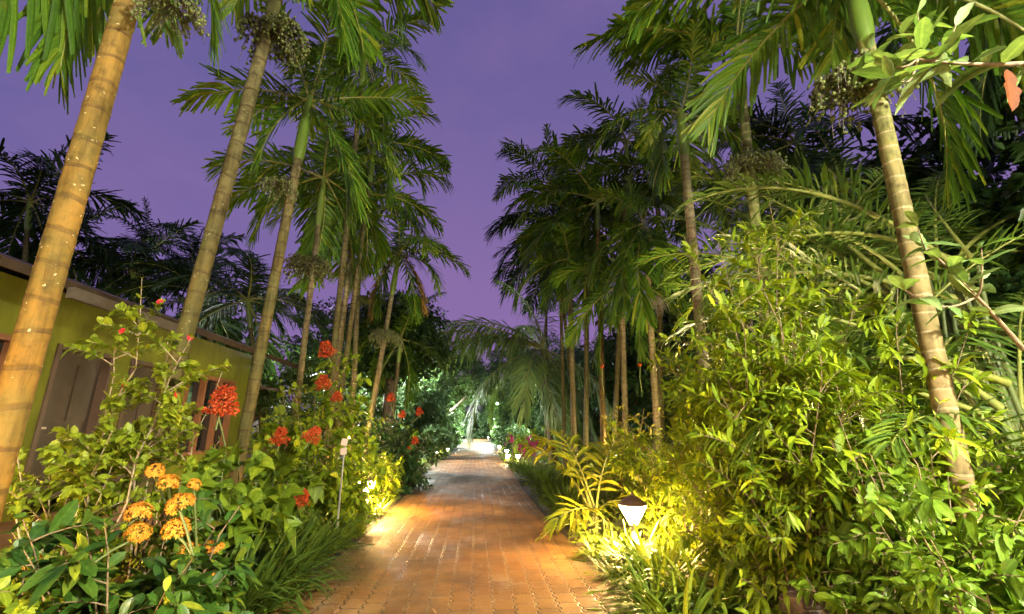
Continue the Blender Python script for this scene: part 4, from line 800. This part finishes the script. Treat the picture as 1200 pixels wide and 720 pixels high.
# ================================================================ left bed
r,t=shrub('tall thin-stemmed hibiscus with small leaves in front of the bungalow door',at0(128,600,2.75),2.6,.6,8,'hib',.068,.04,OVAL,15,13,.2,'stempale',seed=21,brl=.22,low=.3,stem_r=.009,up=.9,name='hibiscus_shrub')
fm=petal_mesh(.026,'pinkfl'); 
for px,py in ((94,393),(107,341),(224,364),(115,452),(222,457)):
    q=atz(px,py,2.7)-np.array(r.location); tt=min(t,key=lambda z:abs(np.dot(z-q,_rt))+abs(z[2]-q[2])+.3*abs(z[1]-q[1])); f=link('flower',fm,r,tt); f.rotation_euler=(R(70),R(30),px)
r,t=shrub('hibiscus with pale bare stems left of the door post',at0(60,640,2.5),1.5,.36,6,'hib',.06,.03,OVAL,8,5,.2,'stempale',seed=22,brl=.26,low=.35,stem_r=.008,up=.9,name='hibiscus_shrub')
shrub('hibiscus branches leaning toward the olive trunk',at0(190,600,2.95),1.95,.34,5,'hib',.055,.03,OVAL,9,6,.2,'stempale',seed=23,brl=.24,low=.35,stem_r=.008,up=.8,name='hibiscus_shrub')
shrub('small-leaved shrub against the golden trunk',at0(12,600,1.75),.95,.32,12,'hib',.075,.04,OVAL,7,6,.3,seed=24,low=.3)
r,t=shrub('glossy dark-leaved bush with yellow flower clusters in the near left corner',at0(150,690,2.05),1.12,.45,24,'ixora',.13,.055,OVAL,6,5,.3,seed=25,low=.1,name='ixora_bush')
ym=[ixora_mesh(.05,'yelfl',i) for i in range(2)]
def heads(r,lst,ms,zc,stalk=.3,sc=1,tips=None):
    for i,(px,py,s) in enumerate(lst):
        q=atz(px,py,zc)-np.array(r.location); h=link('flower_head',ms[i%len(ms)],r,q); h.scale=(s*sc,)*3; h.rotation_euler=(R(random.uniform(-25,25)),R(random.uniform(-25,25)),random.uniform(0,6))
        c_=[z for z in t if z[2]<q[2]-.06] or t; tt=min(c_,key=lambda z:np.linalg.norm(z-q)); mb=MB(); tube(mb,np.array([tt,(tt*[.5,.5,1]+q*[.5,.5,1]-[0,0,.0])*[1,1,.5],q-[0,0,.02]]),.006,5); mb.build('flower_stalk',M['stemgreen'],r)
heads(r,[(163,601,1.0),(162,624,.95),(206,620,1.05),(211,591,1.05),(38,659,.7),(125,712,.6)],ym,2.0)
r,t=shrub('yellow-flowered bush beside the strap leaves with yellowing leaf tips',at0(222,672,2.4),.86,.30,13,'ixora',.13,.052,OVAL,6,5,.3,seed=26,low=.1,name='ixora_bush')
heads(r,[(222,646,.95),(240,673,.85),(250,641,.7),(254,642,.6),(198,566,.9),(182,552,.8),(228,568,.6)],ym,2.2)
shrub('leafy plant with large pale yellowish leaves at the bottom edge',at0(215,720,1.95),.34,.32,9,'areca',.13,.06,OVAL,5,3,.35,seed=27,low=.1)
shrub('dark glossy bush at the very corner of the bed',at0(90,730,1.75),.42,.42,14,'dark',.14,.065,OVAL,6,4,.35,seed=28,low=.1)
shrub('low green plants at the foot of the hibiscus stems',at0(110,650,2.6),.62,.55,14,'hib',.09,.042,OVAL,6,5,.3,seed=29,low=.1)
shrub('bright leaved weed reaching in at the left edge',at0(18,690,1.7),.62,.28,8,'hib',.11,.045,OVAL,5,5,.3,seed=30,low=.2)
pg=[pagoda_mesh(.10,.165,'redfl',i) for i in range(2)]
r,t=shrub('pagoda plant with huge green leaves and a large orange-red flower spire',at0(268,590,3.15),1.28,.42,12,'pagoda',.21,.15,HEART,4,3,.45,'stemgreen',seed=31,low=.62,brl=.2,name='pagoda_plant',wave=.08)
heads(r,[(257,487,1.15)],pg,3.1)
r,t=shrub('pagoda plant with two red flower spires behind the dark strap leaves',at0(330,575,4.6),1.15,.42,9,'pagoda',.2,.145,HEART,4,3,.45,'stemgreen',seed=32,low=.6,brl=.2,name='pagoda_plant',wave=.08)
heads(r,[(327,520,.9),(362,518,.9)],pg,4.3)
r,t=shrub('low pagoda plant with one dark red bloom above the grass',at0(352,615,4.7),.5,.3,6,'pagoda',.17,.12,HEART,4,3,.45,'stemgreen',seed=33,low=.2,brl=.3,name='pagoda_plant',wave=.08)
heads(r,[(352,592,.85)],pg,4.4)
r,t=shrub('tall round-leaved shrub with red spires between the slim left palms',at0(370,500,6.6),2.5,.8,22,'lance',.13,.075,OVAL,6,8,.3,seed=34,low=.15)
heads(r,[(385,418,1.25),(379,456,1.15),(394,470,.8)],pg,6.1)
shrub('bushy yellow-green shrub behind the little plate stake',at0(405,520,6.6),1.3,.7,18,'lance',.15,.055,OVAL,6,7,.35,seed=35,low=.08)
shrub('round-leaved shrub under the fruiting slim palm',at0(330,500,7.0),1.9,.8,20,'lance',.12,.07,OVAL,6,7,.3,seed=36,low=.1)
r,t=shrub('dense dark hedge bush with red flowers at the bend of the path',at0(468,520,10.2),1.75,.95,28,'dark',.14,.06,OVAL,7,9,.3,seed=37,low=.04,name='hedge_bush')
heads(r,[(487,520,.9),(492,486,.9),(478,530,.7),(457,470,1.0),(470,490,.9)],pg,9.6)
shrub('dense dark hedge bush closing the left bed before the crossing',(-2.9,13.6,0),1.9,1.05,28,'dark',.14,.06,OVAL,7,9,.3,seed=38,low=.04,name='hedge_bush')
shrub('yellow-green leafy shrub just behind the half-buried lamp',at0(440,540,8.6),1.05,.6,18,'lance',.16,.05,LANCE,6,7,.35,seed=39,low=.05)
p=at0(418,540,8.3); clump_palm('small fern-like palm glowing above the half-buried lamp',p,[(180,'mid',.8,.1),(90,'erect',.85,.1),(20,'mid',.8,.1),(60,'mid',.8,.1),(140,'erect',.8,.1),(320,'mid',.6,.1)],'small','areca')
shrub('dark shrub on the terrace side of the olive trunk',at0(300,560,5.2),1.0,.6,16,'broad',.13,.06,OVAL,6,6,.3,seed=40,low=.08)
shrub('leafy bush under the far left tree',(-3.5,22.8,0),1.6,1.0,18,'lance',.2,.09,OVAL,6,7,.35,seed=41,low=.05)
r,t=shrub('far flowering bush with orange-red blooms by the last left lamp',(-2.9,29.5,0),1.7,.9,16,'lance_green',.2,.08,OVAL,6,7,.35,seed=42,low=.05)
for q in [(0,-.8,1.1),(.4,-.7,.8),(-.4,-.7,1.3),(.7,-.5,.6)]: h=link('flower_head',pg[0],r,q); h.scale=(1.6,)*3
# label stake
s=atz(400,565,5.6); root=empty('plant_label_stake',(s[0],s[1],0),'thin stake with two small blank pinkish plates in the left bed','plant label')
M['plate']=solid('pale_label_plate',(.46,.34,.28),(.54,.42,.34),10,.5)
mb=MB(); zt=atz(402,514,5.6)[2]; tube(mb,np.array([[0,0,-.05],[0,0,zt*.5],[0,0,zt]]),.010,8); mb.build('post',M['pole'],root)
for py in (518.5,529.5):
    z=atz(402,py,5.6)[2]; mb=MB(); box(mb,-.040,.040,-.022,-.014,-.040,.040); o=mb.build('plate',M['plate'],root,(0,0,z)); o.rotation_euler=(0,R(8 if py<520 else -6),R(-8)); 
# litter on the pavers
def dryleaf(px,py,label,s):
    a=gnd(px,py,.03); o=MB(); leaves(o,np.array([[0,0,0.],[.02,.01,.01]]),np.array([[.3,.2,1.],[-.4,.3,.8]]),np.array([[0,-1,.2],[.6,-.8,.1]]),.13*s,.055*s,OVAL,.55,.6,None); d=o.build('dry_leaf',M['browndry'],None,a); tag(d,label,'dry leaf')
dryleaf(695,648,'curled brown dry leaf on the pavers beside the strap leaves',1.1); dryleaf(650,588,'pale curled dry leaf caught in the dark clumps',1.6)

mb=MB(); rg=np.random.default_rng(3); n=26000
x=np.concatenate([rg.uniform(-3.5,-1.5,n//3),rg.uniform(1.2,7.5,n-n//3)]); y=np.concatenate([rg.uniform(1.2,17,n//3),rg.uniform(1.2,26,n-n//3)]); ok=~((x>-3.5)&(x<-2)&(y>17)); x,y=x[ok],y[ok]; n=len(x)
leaves(mb,np.stack([x,y,rg.uniform(.01,.16,n)],-1),np.stack([rg.normal(0,1,n),rg.normal(0,1,n),rg.uniform(0,1.2,n)],-1),rg.normal(0,.5,(n,3))+[0,0,1],rg.uniform(.07,.17,n),rg.uniform(.03,.06,n),OVAL,.3,.25,None,0,0,True,rg)
tag(mb.build('ground_cover',M['broad']),'low leafy ground cover filling the beds','ground cover',kind='stuff')

mb=MB(); rg=np.random.default_rng(8); n=420; y=2.5+26*rg.uniform(0,1,n)**1.5; e=rg.uniform(0,1,n)**.55*np.where(rg.uniform(0,1,n)<.5,-1,1); x=-.12+e*1.35
a=rg.uniform(0,6.28,n); leaves(mb,np.stack([x,y,np.full(n,.022)],-1),np.stack([np.cos(a),np.sin(a),rg.uniform(0,.25,n)],-1),rg.normal(0,.15,(n,3))+[0,0,1],rg.uniform(.02,.085,n),rg.uniform(.012,.034,n),OVAL,-.05,.4,None,0,0,True,rg)
tag(mb.build('leaf_litter',M['browndry']),'scattered small dry leaves on the pavers','leaf litter',kind='stuff')

for i,(x,y,q) in enumerate([(2.05,.75,1.05),(2.15,1.35,1.1),(2.35,1.85,1.05),(1.95,1.75,.9)]): strap(x,y,q,'added strap-leaved clump out of view beside the viewpoint, shading the path',GR,False,i)  # unseen clumps added to block the near right lamp from the pavers
